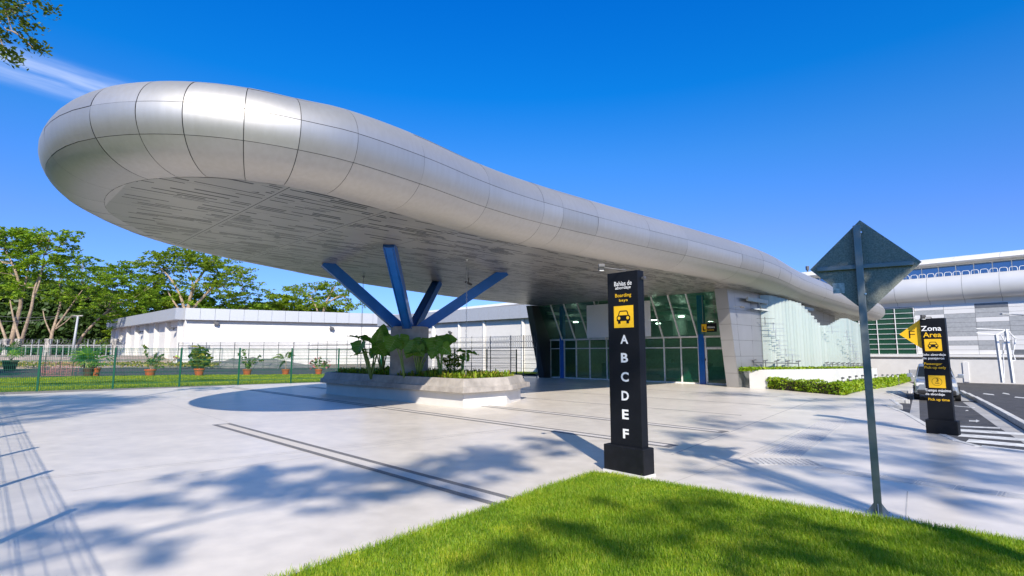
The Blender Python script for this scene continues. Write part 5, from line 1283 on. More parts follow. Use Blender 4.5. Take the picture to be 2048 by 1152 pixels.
# utility pole, wires, net, worker, gravel heap
up_ = thing('utility_pole', 'pale leaning concrete utility pole in front of the dark trees', 'pole', D(143, 716, 77)); p0 = Vector(up_.location); p1 = D(156, 632, 77)
build('pole', MB().tube([p0 - Vector((0, 0, .6)), p1], [.19, .12], 10), M['clad_m'], up_, smooth=True); build('crossarm', MB().bar(p1 + Vector((-.7, 0, 0)), p1 + Vector((.7, 0, .05)), .14, .14), M['concpost'], up_)
m = MB()
for dz, y1 in ((0, 625), (-.1, 640)):
    q = D(-80, y1, 74); m.tube([p1 + Vector((0, 0, dz)), (p1 + q) / 2 - Vector((0, 0, .5)), q], .03, 4)
build('wire', m, M['lamp'], up_)
nt_ = thing('safety_netting', 'slumped pink safety netting on thin stakes behind the fence', 'netting', G(125, 751) + (-.05,)); c = Vector(nt_.location); m = MB()
for i in range(22):
    a = i / 21 * 5.4; r_ = 1.7; h_ = .35 + .9 * abs(math.sin(a * .9 + .6)); m.bar(c + Vector((r_ * math.cos(a), .6 * math.sin(a), .05)), c + Vector((r_ * 1.05 * math.cos(a), .6 * math.sin(a), h_)), .02)
for z in range(9): m.tube([c + Vector((1.7 * math.cos(i / 21 * 5.4), .6 * math.sin(i / 21 * 5.4), .08 + z / 8 * (.27 + .9 * abs(math.sin(i / 21 * 5.4 * .9 + .6))))) for i in range(22)], .012, 3)
build('netting', m, M['netpink'], nt_, fix=False); m = MB()
for dx in (-1.6, -.3, .8, 1.75): m.bar(c + Vector((dx, 0, 0)), c + Vector((dx + .05, 0, 2.0)), .05)
build('stake', m, M['lamp'], nt_)
hp = MB(); cx0, cy0 = G(505, 734); 
for i in range(19):
    for j in range(9):
        u, v = i / 18 * 2 - 1, j / 8 * 2 - 1; hp.v.append((cx0 + u * 8.5, cy0 + v * 3.0, max(0, (1 - u * u) * (1 - v * v)) * 1.1 * (1 + .35 * math.sin(i * 1.9) * math.cos(j * 2.3)) - .08))
hp.f += [(i * 9 + j, (i + 1) * 9 + j, (i + 1) * 9 + j + 1, i * 9 + j + 1) for i in range(18) for j in range(8)]; hp.m += [0] * len(hp.f)
struct(build('gravel_heap', hp, M['gravel'], smooth=True))
# worker bending forward in a hi-vis vest
wk = D(357, 731, 80); wk.z = 0
def skin(name, joints, edges, mats, parent, sub=1):
    me = bpy.data.meshes.new(name); me.from_pydata([j[0] for j in joints], edges, []); o = bpy.data.objects.new(name, me); COL.objects.link(o)
    mo = o.modifiers.new('s', 'SKIN'); 
    for i, j in enumerate(joints): r_ = j[1]; me.skin_vertices[0].data[i].radius = (r_, r_) if isinstance(r_, float) else r_
    me.skin_vertices[0].data[0].use_root = True; s_ = o.modifiers.new('u', 'SUBSURF'); s_.levels = s_.render_levels = sub
    bpy.context.view_layer.update(); dg = bpy.context.evaluated_depsgraph_get(); me2 = bpy.data.meshes.new_from_object(o.evaluated_get(dg)); bpy.data.objects.remove(o)
    me2.name = name; o2 = link(name, me2, mats, parent, True); return o2
per = thing('person', 'worker in a lime hi-vis vest bending down by the warehouse wall', 'person', wk, rz=R(15)); per.scale = (1.15, 1.15, 1.15)
J = [((0, 0, .86), .17), ((-.12, 0, 1.10), .17), ((-.34, 0, 1.22), .19), ((-.50, 0, 1.20), .07), ((-.62, 0, 1.14), .105), ((-.72, 0, 1.08), .075),
     ((.02, .12, .80), .12), ((-.06, .14, .46), .085), ((.04, .14, .09), .055), ((-.12, .14, .04), .05),
     ((.02, -.12, .80), .12), ((-.02, -.15, .46), .085), ((.10, -.15, .09), .055), ((-.06, -.15, .04), .05),
     ((-.34, .22, 1.16), .075), ((-.42, .26, .86), .05), ((-.56, .24, .64), .035), ((-.60, .23, .56), .04),
     ((-.34, -.22, 1.16), .075), ((-.44, -.26, .86), .05), ((-.58, -.24, .64), .035), ((-.62, -.23, .56), .04)]
Eg = [(0, 1), (1, 2), (2, 3), (3, 4), (4, 5), (0, 6), (6, 7), (7, 8), (8, 9), (0, 10), (10, 11), (11, 12), (12, 13), (2, 14), (14, 15), (15, 16), (16, 17), (2, 18), (18, 19), (19, 20), (20, 21)]
skin('body', J, Eg, M['skin'], per)
skin('vest', [((.03, 0, .90), .185), ((-.12, 0, 1.11), .195), ((-.36, 0, 1.23), .215), ((-.45, 0, 1.22), .12)], [(0, 1), (1, 2), (2, 3)], M['hivis'], per)
skin('trousers', [((0, 0, .84), .185), ((.02, .12, .78), .135), ((-.06, .14, .46), .105), ((.03, .14, .12), .08), ((.02, -.12, .78), .135), ((-.02, -.15, .46), .105), ((.09, -.15, .12), .08)], [(0, 1), (1, 2), (2, 3), (0, 4), (4, 5), (5, 6)], M['jeans'], per)
skin('hair', [((-.58, 0, 1.20), .105), ((-.64, 0, 1.19), .10)], [(0, 1)], M['hair'], per)

# ================================================================== POT PLANTS BEHIND THE FENCE
def pot(label, px, py, wpx, hpx, mt='terra', Yz=None):
    x, y = G(px, py); k = math.hypot(1, 0) * 1085 / (y * CP); r_ = wpx / k / 2; h = hpx / k
    t = thing('potted_plant', label, 'potted plant', (x, y, -.03), 'pot plants lined up behind the green fence')
    build('pot', MB().lathe([(0, 0), (r_ * .72, 0), (r_ * .95, h * .80), (r_ * 1.06, h * .80), (r_ * 1.06, h), (r_ * .92, h), (r_ * .88, h * .88), (0, h * .88)], (x, y, -.03), 20), M[mt], t, smooth=True, angle=R(30))
    return t, Vector((x, y, -.03 + h * .88)), k
def stemset(t, base, ends, r_, m='stem'):
    sm = MB()
    for e in ends: mid = (base + e) / 2 + Vector((0, 0, (e - base).length * .12)); sm.tube([base, mid, e], [r_, r_ * .7, r_ * .35], 5)
    build('stem', sm, M[m], t)
def fan_leaf(V, Q, c, d, size):
    d = d.normalized(); s_ = d.cross(Vector((0, 0, 1))).normalized(); n_ = s_.cross(d); k = 13
    for i in range(k):
        a = R(-115 + 230 * i / (k - 1)); b = R(9)
        dr = lambda a_: d * math.cos(a_) + s_ * math.sin(a_)
        L = size * (1 - .18 * abs(i - 6) / 6); e = c + dr(a) * L - n_ * L * .15 + Vector((0, 0, -.12 * L))
        o = len(V); V += [tuple(c), tuple(c + dr(a - b) * L * .55 + n_ * .02), tuple(e), tuple(c + dr(a + b) * L * .55 - n_ * .02)]; Q.append((o, o + 1, o + 2, o + 3))
def fan_palm(t, base, k, L):
    V, Q = [], []; ends = []
    for (dx, dz, sz, dy) in L:
        e = base + Vector((dx / k, dy, dz / k)); ends.append(e); fan_leaf(V, Q, e, (e - base).normalized() + Vector((0, 0, -.25)), sz / k)
    stemset(t, base, ends, .035); npmesh('fronds', V, Q, M['ear'], t)
def shrub(t, base, k, ends, n, size, mt='potleaf', spread=.06, petals=0):
    E_ = [base + Vector((dx / k, random.uniform(-.3, .3), dz / k)) for dx, dz in ends]; stemset(t, base, E_, .022, 'bark'); P = []; PT = []
    for e in E_:
        for i in range(n):
            f = random.uniform(.3, 1.05); p = base.lerp(e, f) + Vector((0, 0, (e - base).length * .12 * 4 * f * (1 - f))); P.append(p + Vector([random.gauss(0, spread) for _ in range(3)]))
        for i in range(petals): PT.append(e + Vector([random.gauss(0, .10) for _ in range(3)]))
    V, Q = leaves([tuple(p) for p in P], size, .3); npmesh('foliage', V, Q, M[mt], t)
    if PT: V, Q = leaves([tuple(p) for p in PT], size * 1.1, .3); npmesh('flowers', V, Q, M['petal'], t)
t, b, k = pot('dark pot with a small fan palm at the left frame edge', 19, 740, 25, 20, 'darkpot'); fan_palm(t, b, k, [(-16, 24, 24, .1), (4, 26, 22, 0), (18, 14, 20, -.2), (-2, 14, 18, .3), (10, 20, 20, .2)])
t, b, k = pot('big fan palm in a dark pot standing against a terracotta one', 176, 752, 17, 17, 'darkpot'); fan_palm(t, b, k, [(10, 32, 34, .2), (-18, 26, 32, 0), (34, 22, 30, -.2), (-8, 14, 26, .3), (24, 10, 26, -.4), (8, 20, 26, -.6), (-28, 16, 24, .4), (0, 26, 28, -.2)])
t, b, k = pot('terracotta pot with a low sprouting plant beside the big fan palm', 190, 751.5, 18, 17); shrub(t, b, k, [(-4, 6), (5, 7), (0, 9)], 14, .16)
t, b, k = pot('terracotta pot with a spindly small-leaved shrub spreading two ways', 300, 751, 20, 13); shrub(t, b, k, [(-18, 50), (-12, 36), (10, 32), (20, 30), (28, 24), (24, 6), (-6, 20), (4, 22)], 26, .15)
t, b, k = pot('terracotta pot with a dense upright broad-leaved plant', 398, 750.5, 19, 14); shrub(t, b, k, [(dx, dz) for dx, dz in [(-12, 30), (-6, 38), (0, 42), (6, 38), (11, 32), (-14, 20), (14, 22), (16, 12), (-15, 12), (3, 30), (-4, 26), (8, 18), (-8, 16)]], 20, .34, 'croton', .12)
t, b, k = pot('terracotta pot with long arching bare branches behind a green post', 494, 749.5, 17, 11.5); shrub(t, b, k, [(-22, 30), (-12, 40), (28, 28), (29, 20), (4, 20), (-8, 14), (8, 10), (0, 12)], 22, .17)
t, b, k = pot('terracotta pot with a slim young feather palm', 571, 749, 15, 11); V, Q = [], []; top_ = b + Vector((0, 0, 20 / k)); fr2 = []
for dx, dz, dy in [(-24, 6, 0), (-16, -10, .3), (12, 10, 0), (8, 14, -.3), (-14, 12, -.2), (3, 16, .3)]:
    e = top_ + Vector((dx / k, dy, dz / k)); fr2.append(e)
    for i in range(14):
        f = .2 + .8 * i / 13; c = top_.lerp(e, f) + Vector((0, 0, .45 * 4 * f * (1 - f) * .5)); d = (e - top_).normalized(); s_ = Vector((-d.y, d.x, 0)); s_ = s_.normalized() if s_.length > .1 else Vector((1, 0, 0))
        for sg in (-1, 1):
            tip = c + (d * .5 + s_ * sg * .6 + Vector((0, 0, -.55))) * .55; o = len(V); w_ = d * .035; V += [tuple(c - w_), tuple((c + tip) / 2 - w_), tuple(tip), tuple((c + tip) / 2 + w_)]; Q.append((o, o + 1, o + 2, o + 3))
stemset(t, b, [top_] + fr2[:0], .05, 'bark'); npmesh('fronds', V, Q, M['potleaf'], t)
t, b, k = pot('terracotta pot with a sparse pink-flowering plant next to the planter', 637, 748.5, 14, 11); shrub(t, b, k, [(-18, 14), (-8, 18), (2, 22), (10, 14), (18, 16), (20, 8), (-14, 6)], 16, .15, 'potleaf', .10, 6)

# ================================================================== TREES
def tree(label, base, limbs, clumps, lm, lsize, n_per, name='broadleaf_tree', group='trees beyond the perimeter fence', trunk_r=.4, up=.35, twigs=True, cat='tree', flat=.5, wild=True, exn=2):
    """limbs: polylines in world space with radii; clumps: (centre, rx, ry, rz) leaf cushions, each tied to a limb by a branch"""
    t = thing(name, label, cat, base, group)
    m = MB(); tips = []
    for pts, r0, r1 in limbs:
        pts = [Vector(p) for p in pts]; sm = []
        for i in range(len(pts) - 1):
            p0, p1, p2, p3 = pts[max(0, i - 1)], pts[i], pts[i + 1], pts[min(len(pts) - 1, i + 2)]
            for q in range(4):
                f = q / 4; sm.append(.5 * ((2 * p1) + (p2 - p0) * f + (2 * p0 - 5 * p1 + 4 * p2 - p3) * f * f + (3 * p1 - p0 - 3 * p2 + p3) * f ** 3))
        sm.append(pts[-1]); k = len(sm); m.tube(sm, [(r0 + (r1 - r0) * i / (k - 1)) * .85 for i in range(k)], 8); tips += sm[k // 3:]
    if twigs:
        for c, rx, ry, rz in clumps:
            c = Vector(c); q = min(tips, key=lambda a: (a - c).length + (0 if a.z < c.z else 3)); r_ = max(.03, min(r1 * .9, .022 * (q - c).length + .03))
            mid = (q + c) / 2 + Vector((random.uniform(-.3, .3), random.uniform(-.3, .3), -.08 * (q - c).length)); m.tube([q, mid, c], [r_ * 1.3, r_, r_ * .5], 5)
            for _ in range(3): e = c + Vector((random.uniform(-.7, .7) * rx, random.uniform(-.7, .7) * ry, random.uniform(-.2, .5) * rz)); m.tube([mid.lerp(c, .4), e], [r_ * .6, r_ * .25], 4)
    build('trunk', m, M['bark'], t, smooth=True)
    PP = []
    if wild:
        ex = []
        for c, rx, ry, rz in clumps:
            for _ in range(exn): ex.append((Vector(c) + Vector((random.uniform(-1, 1) * rx, random.uniform(-1, 1) * ry, random.uniform(-2.6, 1.0) * rz)), rx * .7, ry * .7, rz * .8))
        clumps = clumps + ex
        for c, rx, ry, rz in clumps:
            q = max(5, int(rx * ry * 1.3))
            for _ in range(q):
                cc = np.array(c) + ball(1, shell=.1)[0] * np.array([rx * 1.1, ry * 1.1, rz * 1.35]); r_ = lsize * random.uniform(1.8, 4.2)
                p = ball(int(n_per * random.uniform(.2, .42)), shell=.1) * np.array([r_, r_, r_ * .38]); PP.append(cc + p)
        clumps = []
    for c, rx, ry, rz in clumps:
        sub = max(4, int(9 * min(3, rx * ry / 4 + .4)))
        n = int(n_per * (rx * rz + rx * ry * .5))
        for _ in range(sub):
            u = ball(1, shell=.2)[0]; cc = np.array(c) + u * np.array([rx, ry, rz]) * .75; s_ = random.uniform(.3, .62)
            k = max(6, n // sub); p = ball(k, shell=.1) * np.array([rx, ry, max(rz * .8, .3)]) * s_; p[:, 2] = np.abs(p[:, 2]) * random.choice((1, 1, -.6)) * flat * 1.6; PP.append(cc + p)
    V, Q = leaves(np.concatenate(PP), lsize, up); npmesh('crown', V, Q, M[lm], t)
    return t
def cl(Y, L, ry=None, dy=2.5):
    out = []
    for x, y, rx, rz in L:
        yy = Y + random.uniform(-dy, dy); c = D(x, y, yy); k = 1085 / yy; out.append((c, rx / k, ry or max(1.2, rx / k * .8), rz / k))
    return out
def lb(Y, *P, j=.8): return [D(x, y, Y + (random.uniform(-j, j) if i else 0)) for i, (x, y) in enumerate(P)]
Y = 84
tree('leaning tree at the far left with a forked pale trunk', D(14, 716, Y), [(lb(Y, (14, 722), (28, 660), (42, 600), (30, 540), (10, 500)), .45, .12), (lb(Y, (40, 612), (52, 560), (62, 510)), .22, .08), (lb(Y, (16, 690), (-6, 630), (-30, 580)), .25, .1)],
     cl(Y, [(-40, 560, 45, 14), (0, 520, 50, 16), (-20, 485, 45, 14), (30, 480, 40, 13), (20, 545, 40, 12), (60, 500, 36, 12), (-30, 600, 40, 14), (50, 465, 34, 10), (10, 462, 40, 10), (0, 575, 36, 10)]), 'leafA', .27, 100)
Y = 82
tree('tree with a pale V-shaped trunk left of the utility pole', D(44, 716, Y), [(lb(Y, (40, 722), (44, 680), (62, 620), (70, 575), (88, 530)), .36, .1), (lb(Y, (42, 690), (28, 640), (20, 600)), .26, .08), (lb(Y, (66, 600), (80, 560), (88, 510)), .18, .07)],
     cl(Y, [(70, 545, 36, 12), (100, 520, 40, 12), (85, 492, 40, 12), (125, 500, 34, 10), (110, 548, 34, 11), (60, 520, 30, 10), (40, 570, 26, 9), (135, 480, 26, 8), (100, 470, 34, 9), (70, 475, 30, 9)]), 'leafA', .27, 100)
Y = 112
tree('wide tree with pale trunk forking twice above the fence', D(100, 716, Y), [(lb(Y, (98, 722), (103, 672), (112, 640), (122, 600), (118, 560)), .42, .12), (lb(Y, (106, 662), (128, 632), (150, 600), (165, 580)), .26, .08), (lb(Y, (102, 668), (90, 640), (86, 620)), .2, .08), (lb(Y, (108, 660), (130, 645), (145, 630)), .18, .06)],
     cl(Y, [(120, 560, 40, 12), (150, 545, 38, 12), (170, 565, 36, 12), (140, 590, 34, 12), (100, 580, 34, 11), (185, 540, 34, 10), (165, 520, 36, 10), (205, 560, 30, 10), (130, 525, 32, 10), (180, 595, 26, 10)]), 'leafA', .27, 100)
Y = 126
tree('strongly leaning tree with a twin brown trunk right of the utility pole', D(150, 716, Y), [(lb(Y, (147, 722), (160, 680), (190, 645), (218, 620), (236, 606)), .42, .14), (lb(Y, (150, 700), (172, 665), (205, 632), (228, 622)), .24, .1), (lb(Y, (215, 622), (224, 590), (226, 560)), .16, .06)],
     cl(Y, [(228, 560, 36, 12), (255, 580, 40, 13), (275, 560, 34, 11), (215, 590, 30, 16), (250, 545, 36, 10), (285, 595, 34, 12), (265, 615, 36, 12), (300, 575, 28, 10), (225, 535, 34, 10), (195, 545, 30, 10), (240, 628, 24, 10), (210, 610, 22, 12)]), 'leafA', .27, 100)
Y = 141
tree('bushy tree whose crown hangs over the left end of the warehouse', D(262, 718, Y), [(lb(Y, (262, 724), (268, 670), (280, 630), (300, 590)), .6, .16)],
     cl(Y, [(262, 640, 38, 16), (290, 615, 40, 14), (320, 600, 34, 12), (250, 668, 30, 14), (300, 585, 34, 12), (335, 612, 26, 10), (275, 600, 36, 12), (240, 690, 26, 14)], ry=4.5), 'leafB', .42, 100)
Y = 136
tree('broad umbrella tree with many pale forking branches behind the warehouse', D(372, 690, Y), [(lb(Y, (370, 700), (376, 620), (388, 575), (410, 540), (430, 520)), .7, .15), (lb(Y, (374, 640), (360, 590), (335, 550), (310, 530)), .5, .12), (lb(Y, (380, 600), (385, 560), (370, 525)), .4, .1), (lb(Y, (378, 625), (420, 580), (455, 550), (480, 540)), .45, .12), (lb(Y, (374, 640), (345, 600), (330, 570)), .35, .1)],
     cl(Y, [(290, 525, 26, 9), (320, 515, 34, 10), (355, 512, 38, 10), (390, 512, 36, 10), (420, 522, 34, 10), (450, 530, 34, 10), (480, 545, 30, 10), (500, 565, 24, 9), (310, 545, 26, 9), (345, 535, 30, 9), (385, 535, 30, 9), (425, 548, 30, 9), (460, 560, 28, 9), (490, 585, 26, 10), (440, 575, 28, 9), (300, 560, 22, 8), (405, 565, 26, 8), (470, 595, 28, 10), (350, 562, 24, 8)], ry=4.5, dy=4), 'leafB', .36, 72, exn=1)
Y = 138
tree('airy tree with thin branches right of the umbrella tree', D(640, 690, Y), [(lb(Y, (640, 700), (648, 620), (660, 590), (672, 572)), .5, .1), (lb(Y, (642, 640), (625, 600), (605, 585)), .3, .08), (lb(Y, (650, 610), (680, 592), (698, 600)), .3, .08)],
     cl(Y, [(605, 580, 26, 8), (640, 572, 28, 7), (670, 575, 28, 8), (695, 590, 20, 7), (625, 592, 24, 7), (660, 592, 26, 8), (690, 610, 22, 8), (590, 578, 16, 5), (635, 610, 26, 8)], ry=4, dy=3), 'leafB', .36, 60, exn=1)
Y = 145
tree('low rounded yellow-green tree between the two airy trees', D(560, 690, Y), [(lb(Y, (560, 700), (558, 640), (550, 610)), .5, .15)], cl(Y, [(530, 612, 28, 12), (560, 606, 32, 12), (590, 608, 28, 12), (615, 615, 26, 11), (510, 622, 24, 10), (575, 622, 40, 12), (640, 622, 30, 10), (670, 622, 28, 9)], ry=4.5), 'leafB', .42, 100)
Y = 140
tree('dark tree filling the gap beside the warehouse end', D(340, 690, Y), [(lb(Y, (340, 700), (338, 640), (345, 600)), .5, .15)], cl(Y, [(330, 590, 30, 14), (360, 600, 34, 12), (420, 600, 36, 10), (300, 590, 30, 14), (400, 610, 34, 10), (460, 612, 40, 8), (500, 615, 30, 8)], ry=4), 'leafA', .42, 90)
# dark wood behind the first trees (one mass)
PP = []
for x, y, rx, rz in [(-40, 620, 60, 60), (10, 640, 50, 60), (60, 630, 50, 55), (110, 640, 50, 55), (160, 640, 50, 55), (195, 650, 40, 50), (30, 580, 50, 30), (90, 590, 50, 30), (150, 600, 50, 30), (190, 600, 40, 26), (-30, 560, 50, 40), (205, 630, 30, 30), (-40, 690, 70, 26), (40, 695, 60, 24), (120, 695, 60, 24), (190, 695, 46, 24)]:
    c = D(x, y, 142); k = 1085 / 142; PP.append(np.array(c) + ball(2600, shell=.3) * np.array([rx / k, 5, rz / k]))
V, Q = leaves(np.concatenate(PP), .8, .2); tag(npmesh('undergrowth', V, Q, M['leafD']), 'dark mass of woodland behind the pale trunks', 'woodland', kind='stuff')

# trees out of the picture whose shade falls across plaza and lawn; the left one reaches into the top corner
def caster(px, py, rx, ry, h):
    gx, gy = G(px, py); e1 = G(px + rx, py); e2 = G(px, min(1200, py + ry)); e3 = G(px, max(py - ry, 745))
    wx = abs(e1[0] - gx) * 1.2; wy = abs(e3[1] - e2[1]) / 2 * 1.2
    h *= 1.9
    c = Vector((gx, gy, 0)) + SUN * (h / SUN.z); return (c, max(.35, wx), max(.3, wy), .35)
shade_a = [caster(*a) for a in [(60, 822, 150, 22, 13), (180, 806, 90, 14, 14), (120, 800, 170, 10, 15), (20, 845, 60, 14, 12), (60, 795, 120, 8, 14.5), (90, 768, 90, 3, 15), (260, 763, 70, 2.5, 15), (430, 760, 60, 2.5, 15), (30, 742, 120, 3, 14), (200, 743, 120, 3, 14), (420, 741, 110, 3, 14)]]
shade_b = [caster(*a) for a in [(420, 965, 120, 26, 9), (560, 980, 150, 28, 9.5), (760, 960, 130, 26, 10), (900, 920, 120, 22, 10), (1010, 905, 100, 16, 10.5), (1120, 900, 60, 14, 11), (300, 1000, 110, 20, 8.5), (880, 985, 110, 20, 9), (120, 1085, 120, 14, 7.5), (700, 1010, 90, 14, 8.5), (330, 1100, 70, 14, 7.5), (1000, 945, 70, 14, 9.5), (480, 950, 90, 16, 9), (640, 945, 90, 16, 9.5), (830, 945, 90, 18, 10), (700, 985, 110, 14, 9), (240, 1010, 70, 12, 8.5), (1090, 880, 60, 10, 11), (60, 1070, 70, 12, 8), (960, 925, 60, 12, 10)]]
shade_c = [caster(*a) for a in [(1120, 1050, 90, 36, 7), (1250, 1100, 70, 30, 7), (1330, 1010, 80, 24, 7.5), (1480, 1060, 90, 34, 7), (1560, 1110, 90, 24, 6.8), (1080, 1120, 60, 20, 6.8), (1780, 1120, 100, 24, 7), (1650, 1060, 50, 16, 7), (1450, 1140, 80, 14, 6.6), (950, 1130, 50, 16, 7), (1900, 1100, 80, 18, 7), (1200, 1010, 40, 14, 8), (1400, 1000, 70, 16, 7.5), (1560, 1050, 70, 20, 7), (1700, 1090, 80, 16, 7), (1830, 1070, 80, 16, 7), (1340, 1070, 80, 22, 7), (1180, 1080, 70, 20, 7), (1980, 1120, 80, 18, 7), (1620, 1140, 80, 12, 6.6), (1040, 1090, 50, 16, 7)]]
dsh = [(D(x, y, 6.7) + SUN * 9.5, .42, .42, .4) for x, y in [(1700, 500), (1760, 540), (1710, 580), (1660, 545), (1790, 515), (1738, 470), (1725, 640), (1715, 540), (1740, 505), (1690, 560), (1770, 515), (1730, 565), (1810, 525), (1645, 540), (1715, 465)]]
shade_d = [caster(*a) for a in [(1450, 845, 80, 14, 12), (1560, 850, 60, 10, 12), (1620, 900, 100, 20, 11), (1800, 905, 160, 24, 11), (1930, 950, 130, 24, 10), (1500, 935, 70, 16, 10), (1740, 955, 110, 16, 10), (1980, 895, 80, 14, 11.5), (1960, 1010, 100, 18, 9), (1650, 990, 60, 12, 9), (1580, 960, 70, 12, 9.5), (1720, 845, 80, 6, 13), (1640, 815, 90, 5, 14), (1780, 812, 60, 5, 14), (1480, 788, 90, 6, 15), (1350, 870, 50, 10, 11), (1860, 870, 70, 8, 12), (1850, 975, 80, 12, 10), (1700, 880, 110, 12, 11), (1560, 905, 70, 10, 11), (1900, 925, 120, 14, 11), (1780, 985, 110, 14, 10), (2020, 960, 70, 16, 11), (1660, 935, 80, 12, 10), (1420, 875, 60, 8, 11), (1600, 800, 80, 5, 14), (1720, 800, 60, 5, 14), (1950, 980, 70, 10, 10), (1540, 975, 60, 10, 9), (1400, 940, 50, 10, 9)]]
def shade_tree(label, bx, by, cls_, n_per, size, extra=[]):
    hub = Vector((bx, by, 6.5)); limbs = [([(bx, by, -.1), (bx + .1, by - .05, 3.2), hub], .30, .18)]
    for c, rx, ry, rz in cls_[::2]: q = Vector(c); limbs.append(([hub, hub.lerp(q, .5) + Vector((0, 0, .5)), q - Vector((0, 0, .15))], .05, .012))
    return tree(label, (bx, by, 0), limbs, cls_ + extra, 'leafS', size, n_per, 'shade_tree', 'shade trees round the camera', up=.35, flat=.35, wild=False)
BY = 14.0; BK = BY / 9
cor = [(D(x, y, Yd * BK), rx * BK, ry * BK, rz * BK) for x, y, Yd, rx, ry, rz in [(10, 20, 9.0, .45, .4, .16), (50, 8, 9.2, .42, .4, .12), (86, 10, 9.4, .22, .3, .08), (20, 55, 9.0, .40, .4, .14), (44, 70, 9.1, .22, .3, .10), (0, 95, 9.0, .26, .3, .10), (62, 92, 9.2, .20, .25, .07), (78, 98, 9.2, .10, .2, .05), (12, 112, 9.0, .14, .2, .08), (-50, 60, 9, .5, .5, .3), (-30, 0, 9, .5, .5, .3), (45, 44, 9.1, .3, .3, .1), (30, 118, 9.0, .08, .15, .04)]]
tl = shade_tree('tree left of the camera whose leafy branch hangs into the top left corner', -13.0, 4.0, shade_a, 250, .14)
m = MB(); hub = Vector((-13.0, 4.0, 4.2)); q0 = D(-60, 40, BY)
m.tube([hub, hub.lerp(q0, .5) + Vector((0, 0, .6)), q0, D(8, 22, BY), D(60, 6, BY + .3)], [.13, .09, .055, .03, .012], 6)
for a, b in (((-20, 30), (14, 60)), ((14, 60), (46, 76)), ((10, 22), (24, 62)), ((24, 62), (66, 96)), ((-10, 60), (14, 112)), ((20, 20), (50, 46))): m.tube([D(*a, BY), D((a[0] + b[0]) / 2, (a[1] + b[1]) / 2 - 4, BY + .07), D(*b, BY + .1)], [.022, .015, .008], 5)
build('hanging_branch', m, M['bark'], tl)
PP = []
for c, rx, ry, rz in cor:
    for _ in range(max(3, int(rx * rz * 160 / BK ** 2))): cc = np.array(c) + ball(1)[0] * np.array([rx, ry, rz]); PP.append(cc + RNG.normal(size=(16, 3)) * np.array([.075, .08, .04]) * BK)
V, Q = leaves(np.concatenate(PP), .072, .35); npmesh('branch_leaves', V, Q, M['leafS'], tl)
shade_tree('tree behind the camera shading the left of the plaza', -5.5, -8.5, shade_b, 230, .12)
shade_tree('tree behind the camera shading the lawn', 6.5, -6.5, shade_c + dsh, 195, .09)
shade_tree('tree right of the camera shading the pavement by the road', 17.5, -3.0, shade_d, 150, .12)

# wood round the back of the site, out of the picture: it darkens the lower sky in the canopy's reflections
PP = []
for k in range(64):
    a = R(98 + 168 * k / 63); r_ = 46 + 9 * math.sin(k * 1.7); h_ = 6.5 + 2.0 * math.sin(k * 2.3 + 1); c = np.array([r_ * math.sin(a), r_ * math.cos(a), h_ * .5]); PP.append(c + ball(420, shell=.5) * np.array([3.6, 3.6, h_ * .62]))
for k in range(22):
    c = np.array([-30 - 1.2 * k - 3 * math.sin(k), -14 + 3.2 * k, 4.2]); PP.append(c + ball(420, shell=.5) * np.array([3.2, 3.2, 4.8]))
V, Q = leaves(np.concatenate(PP), .75, .2); tag(npmesh('woodland', V, Q, M['leafA']), 'belt of woodland round the site behind the camera', 'woodland', kind='stuff')

# ================================================================== LIGHT, SKY, CAMERA
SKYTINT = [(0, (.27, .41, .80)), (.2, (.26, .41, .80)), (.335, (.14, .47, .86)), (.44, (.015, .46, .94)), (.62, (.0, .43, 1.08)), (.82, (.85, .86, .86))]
w = bpy.data.worlds.new('World'); sc.world = w; w.use_nodes = True
t = w.node_tree; bg = t.nodes['Background']; L = t.links
sky = t.nodes.new('ShaderNodeTexSky'); sky.sky_type = 'NISHITA'; sky.sun_disc = False
sky.sun_elevation = SUN_EL; sky.sun_rotation = PI - SUN_AZ
sky.air_density = 1.0; sky.dust_density = .5; sky.ozone_density = 2.0; sky.altitude = 200
hs = t.nodes.new('ShaderNodeHueSaturation'); hs.inputs['Saturation'].default_value = 1.0; hs.inputs['Value'].default_value = 1.14
# thin streak of high cloud
tc_ = t.nodes.new('ShaderNodeTexCoord')
def vm(op, a, b=None):
    n = t.nodes.new('ShaderNodeVectorMath'); n.operation = op
    for i, v in enumerate((a, b)):
        if v is None: continue
        if isinstance(v, tuple): n.inputs[i].default_value = v
        else: L.new(v, n.inputs[i])
    return n
def ma(op, a, b=None):
    n = t.nodes.new('ShaderNodeMath'); n.operation = op
    for i, v in enumerate((a, b)):
        if v is None: continue
        if isinstance(v, (int, float)): n.inputs[i].default_value = v
        else: L.new(v, n.inputs[i])
    return n.outputs[0]
ca_, cb_ = Vector(ray(-80, 95)).normalized(), Vector(ray(300, 215)).normalized()
ax_ = (cb_ - ca_).normalized(); nn_ = ca_.cross(cb_).normalized(); up_ = nn_
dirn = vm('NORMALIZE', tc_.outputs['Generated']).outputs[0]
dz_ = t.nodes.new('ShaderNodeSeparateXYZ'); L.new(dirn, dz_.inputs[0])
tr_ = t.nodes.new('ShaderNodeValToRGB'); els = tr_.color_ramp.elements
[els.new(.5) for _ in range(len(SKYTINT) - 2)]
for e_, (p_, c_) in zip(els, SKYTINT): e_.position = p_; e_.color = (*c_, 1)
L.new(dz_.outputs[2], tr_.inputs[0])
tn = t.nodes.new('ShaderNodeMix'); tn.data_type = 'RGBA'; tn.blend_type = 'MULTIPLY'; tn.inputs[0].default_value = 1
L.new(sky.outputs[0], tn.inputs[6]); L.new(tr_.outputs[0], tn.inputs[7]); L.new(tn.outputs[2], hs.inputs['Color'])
across = vm('DOT_PRODUCT', dirn, tuple(nn_)).outputs['Value']
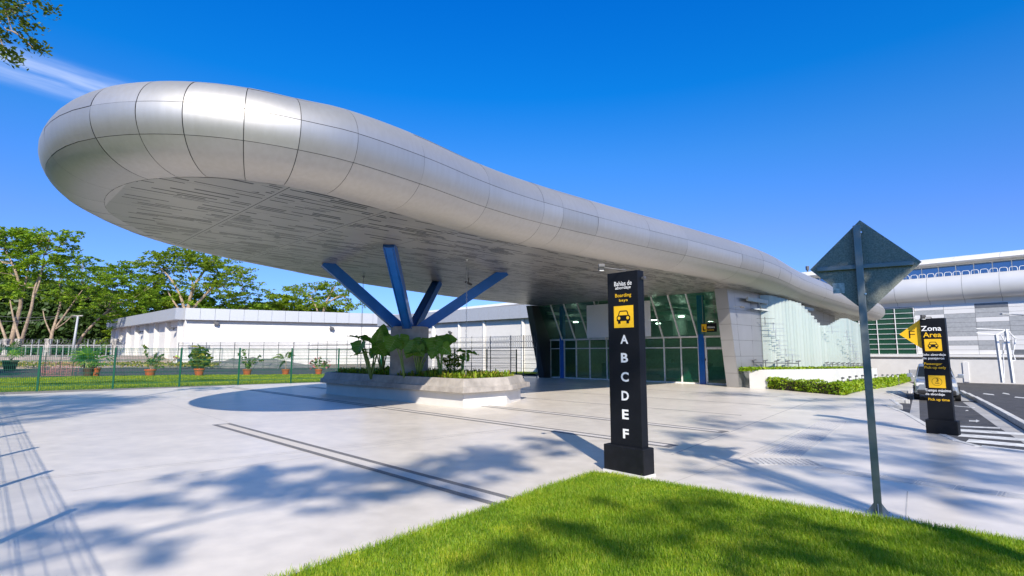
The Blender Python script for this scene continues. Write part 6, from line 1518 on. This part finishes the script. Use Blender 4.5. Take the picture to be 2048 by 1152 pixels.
along = vm('DOT_PRODUCT', vm('SUBTRACT', dirn, tuple(ca_)).outputs[0], tuple(ax_)).outputs['Value']
fw = vm('DOT_PRODUCT', dirn, tuple(ca_)).outputs['Value']
cmb = t.nodes.new('ShaderNodeCombineXYZ'); L.new(ma('MULTIPLY', along, 6.0), cmb.inputs[0]); L.new(ma('MULTIPLY', across, 60.0), cmb.inputs[1])
nz = t.nodes.new('ShaderNodeTexNoise'); nz.inputs['Scale'].default_value = 1.0; nz.inputs['Detail'].default_value = 4; L.new(cmb.outputs[0], nz.inputs[0])
band = t.nodes.new('ShaderNodeMapRange'); band.interpolation_type = 'SMOOTHSTEP'; band.inputs[1].default_value = .034; band.inputs[2].default_value = .004; band.inputs[3].default_value = 0; band.inputs[4].default_value = 1
L.new(ma('ABSOLUTE', across), band.inputs[0])
fad = t.nodes.new('ShaderNodeMapRange'); fad.interpolation_type = 'SMOOTHSTEP'; fad.inputs[1].default_value = .62; fad.inputs[2].default_value = .80; L.new(fw, fad.inputs[0])
nr_ = t.nodes.new('ShaderNodeMapRange'); nr_.inputs[1].default_value = .3; nr_.inputs[2].default_value = .7; L.new(nz.outputs[0], nr_.inputs[0])
cf_ = ma('MULTIPLY', ma('MULTIPLY', ma('MULTIPLY', band.outputs[0], fad.outputs[0]), nr_.outputs[0]), .55)
mxc = t.nodes.new('ShaderNodeMix'); mxc.data_type = 'RGBA'; L.new(cf_, mxc.inputs[0]); L.new(hs.outputs[0], mxc.inputs[6]); mxc.inputs[7].default_value = (5.0, 5.4, 6.4, 1)
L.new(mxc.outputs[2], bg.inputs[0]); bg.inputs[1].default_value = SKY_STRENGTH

sl = bpy.data.lights.new('sun', 'SUN'); sl.energy = SUN_STRENGTH; sl.angle = R(.53); sl.color = (1, .91, .77)
so = bpy.data.objects.new('sun', sl); COL.objects.link(so); so.rotation_euler = SUN.to_track_quat('Z', 'Y').to_euler(); so.location = (10, -30, 40)

cam = bpy.data.cameras.new('camera'); co_ = bpy.data.objects.new('camera', cam); COL.objects.link(co_)
cam.sensor_width = 36; cam.lens = F / 2048 * 36; cam.clip_end = 3000; cam.clip_start = .05
co_.location = (0, 0, CH); co_.rotation_euler = (PI / 2 + PITCH, 0, 0); sc.camera = co_
sc.view_settings.view_transform = 'Standard'; sc.view_settings.look = 'None'; sc.view_settings.exposure = EXPOSURE; sc.view_settings.gamma = 1
sc.cycles.max_bounces = 8; sc.cycles.transparent_max_bounces = 12; sc.cycles.caustics_reflective = False; sc.cycles.caustics_refractive = False
sc.cycles.use_denoising = True
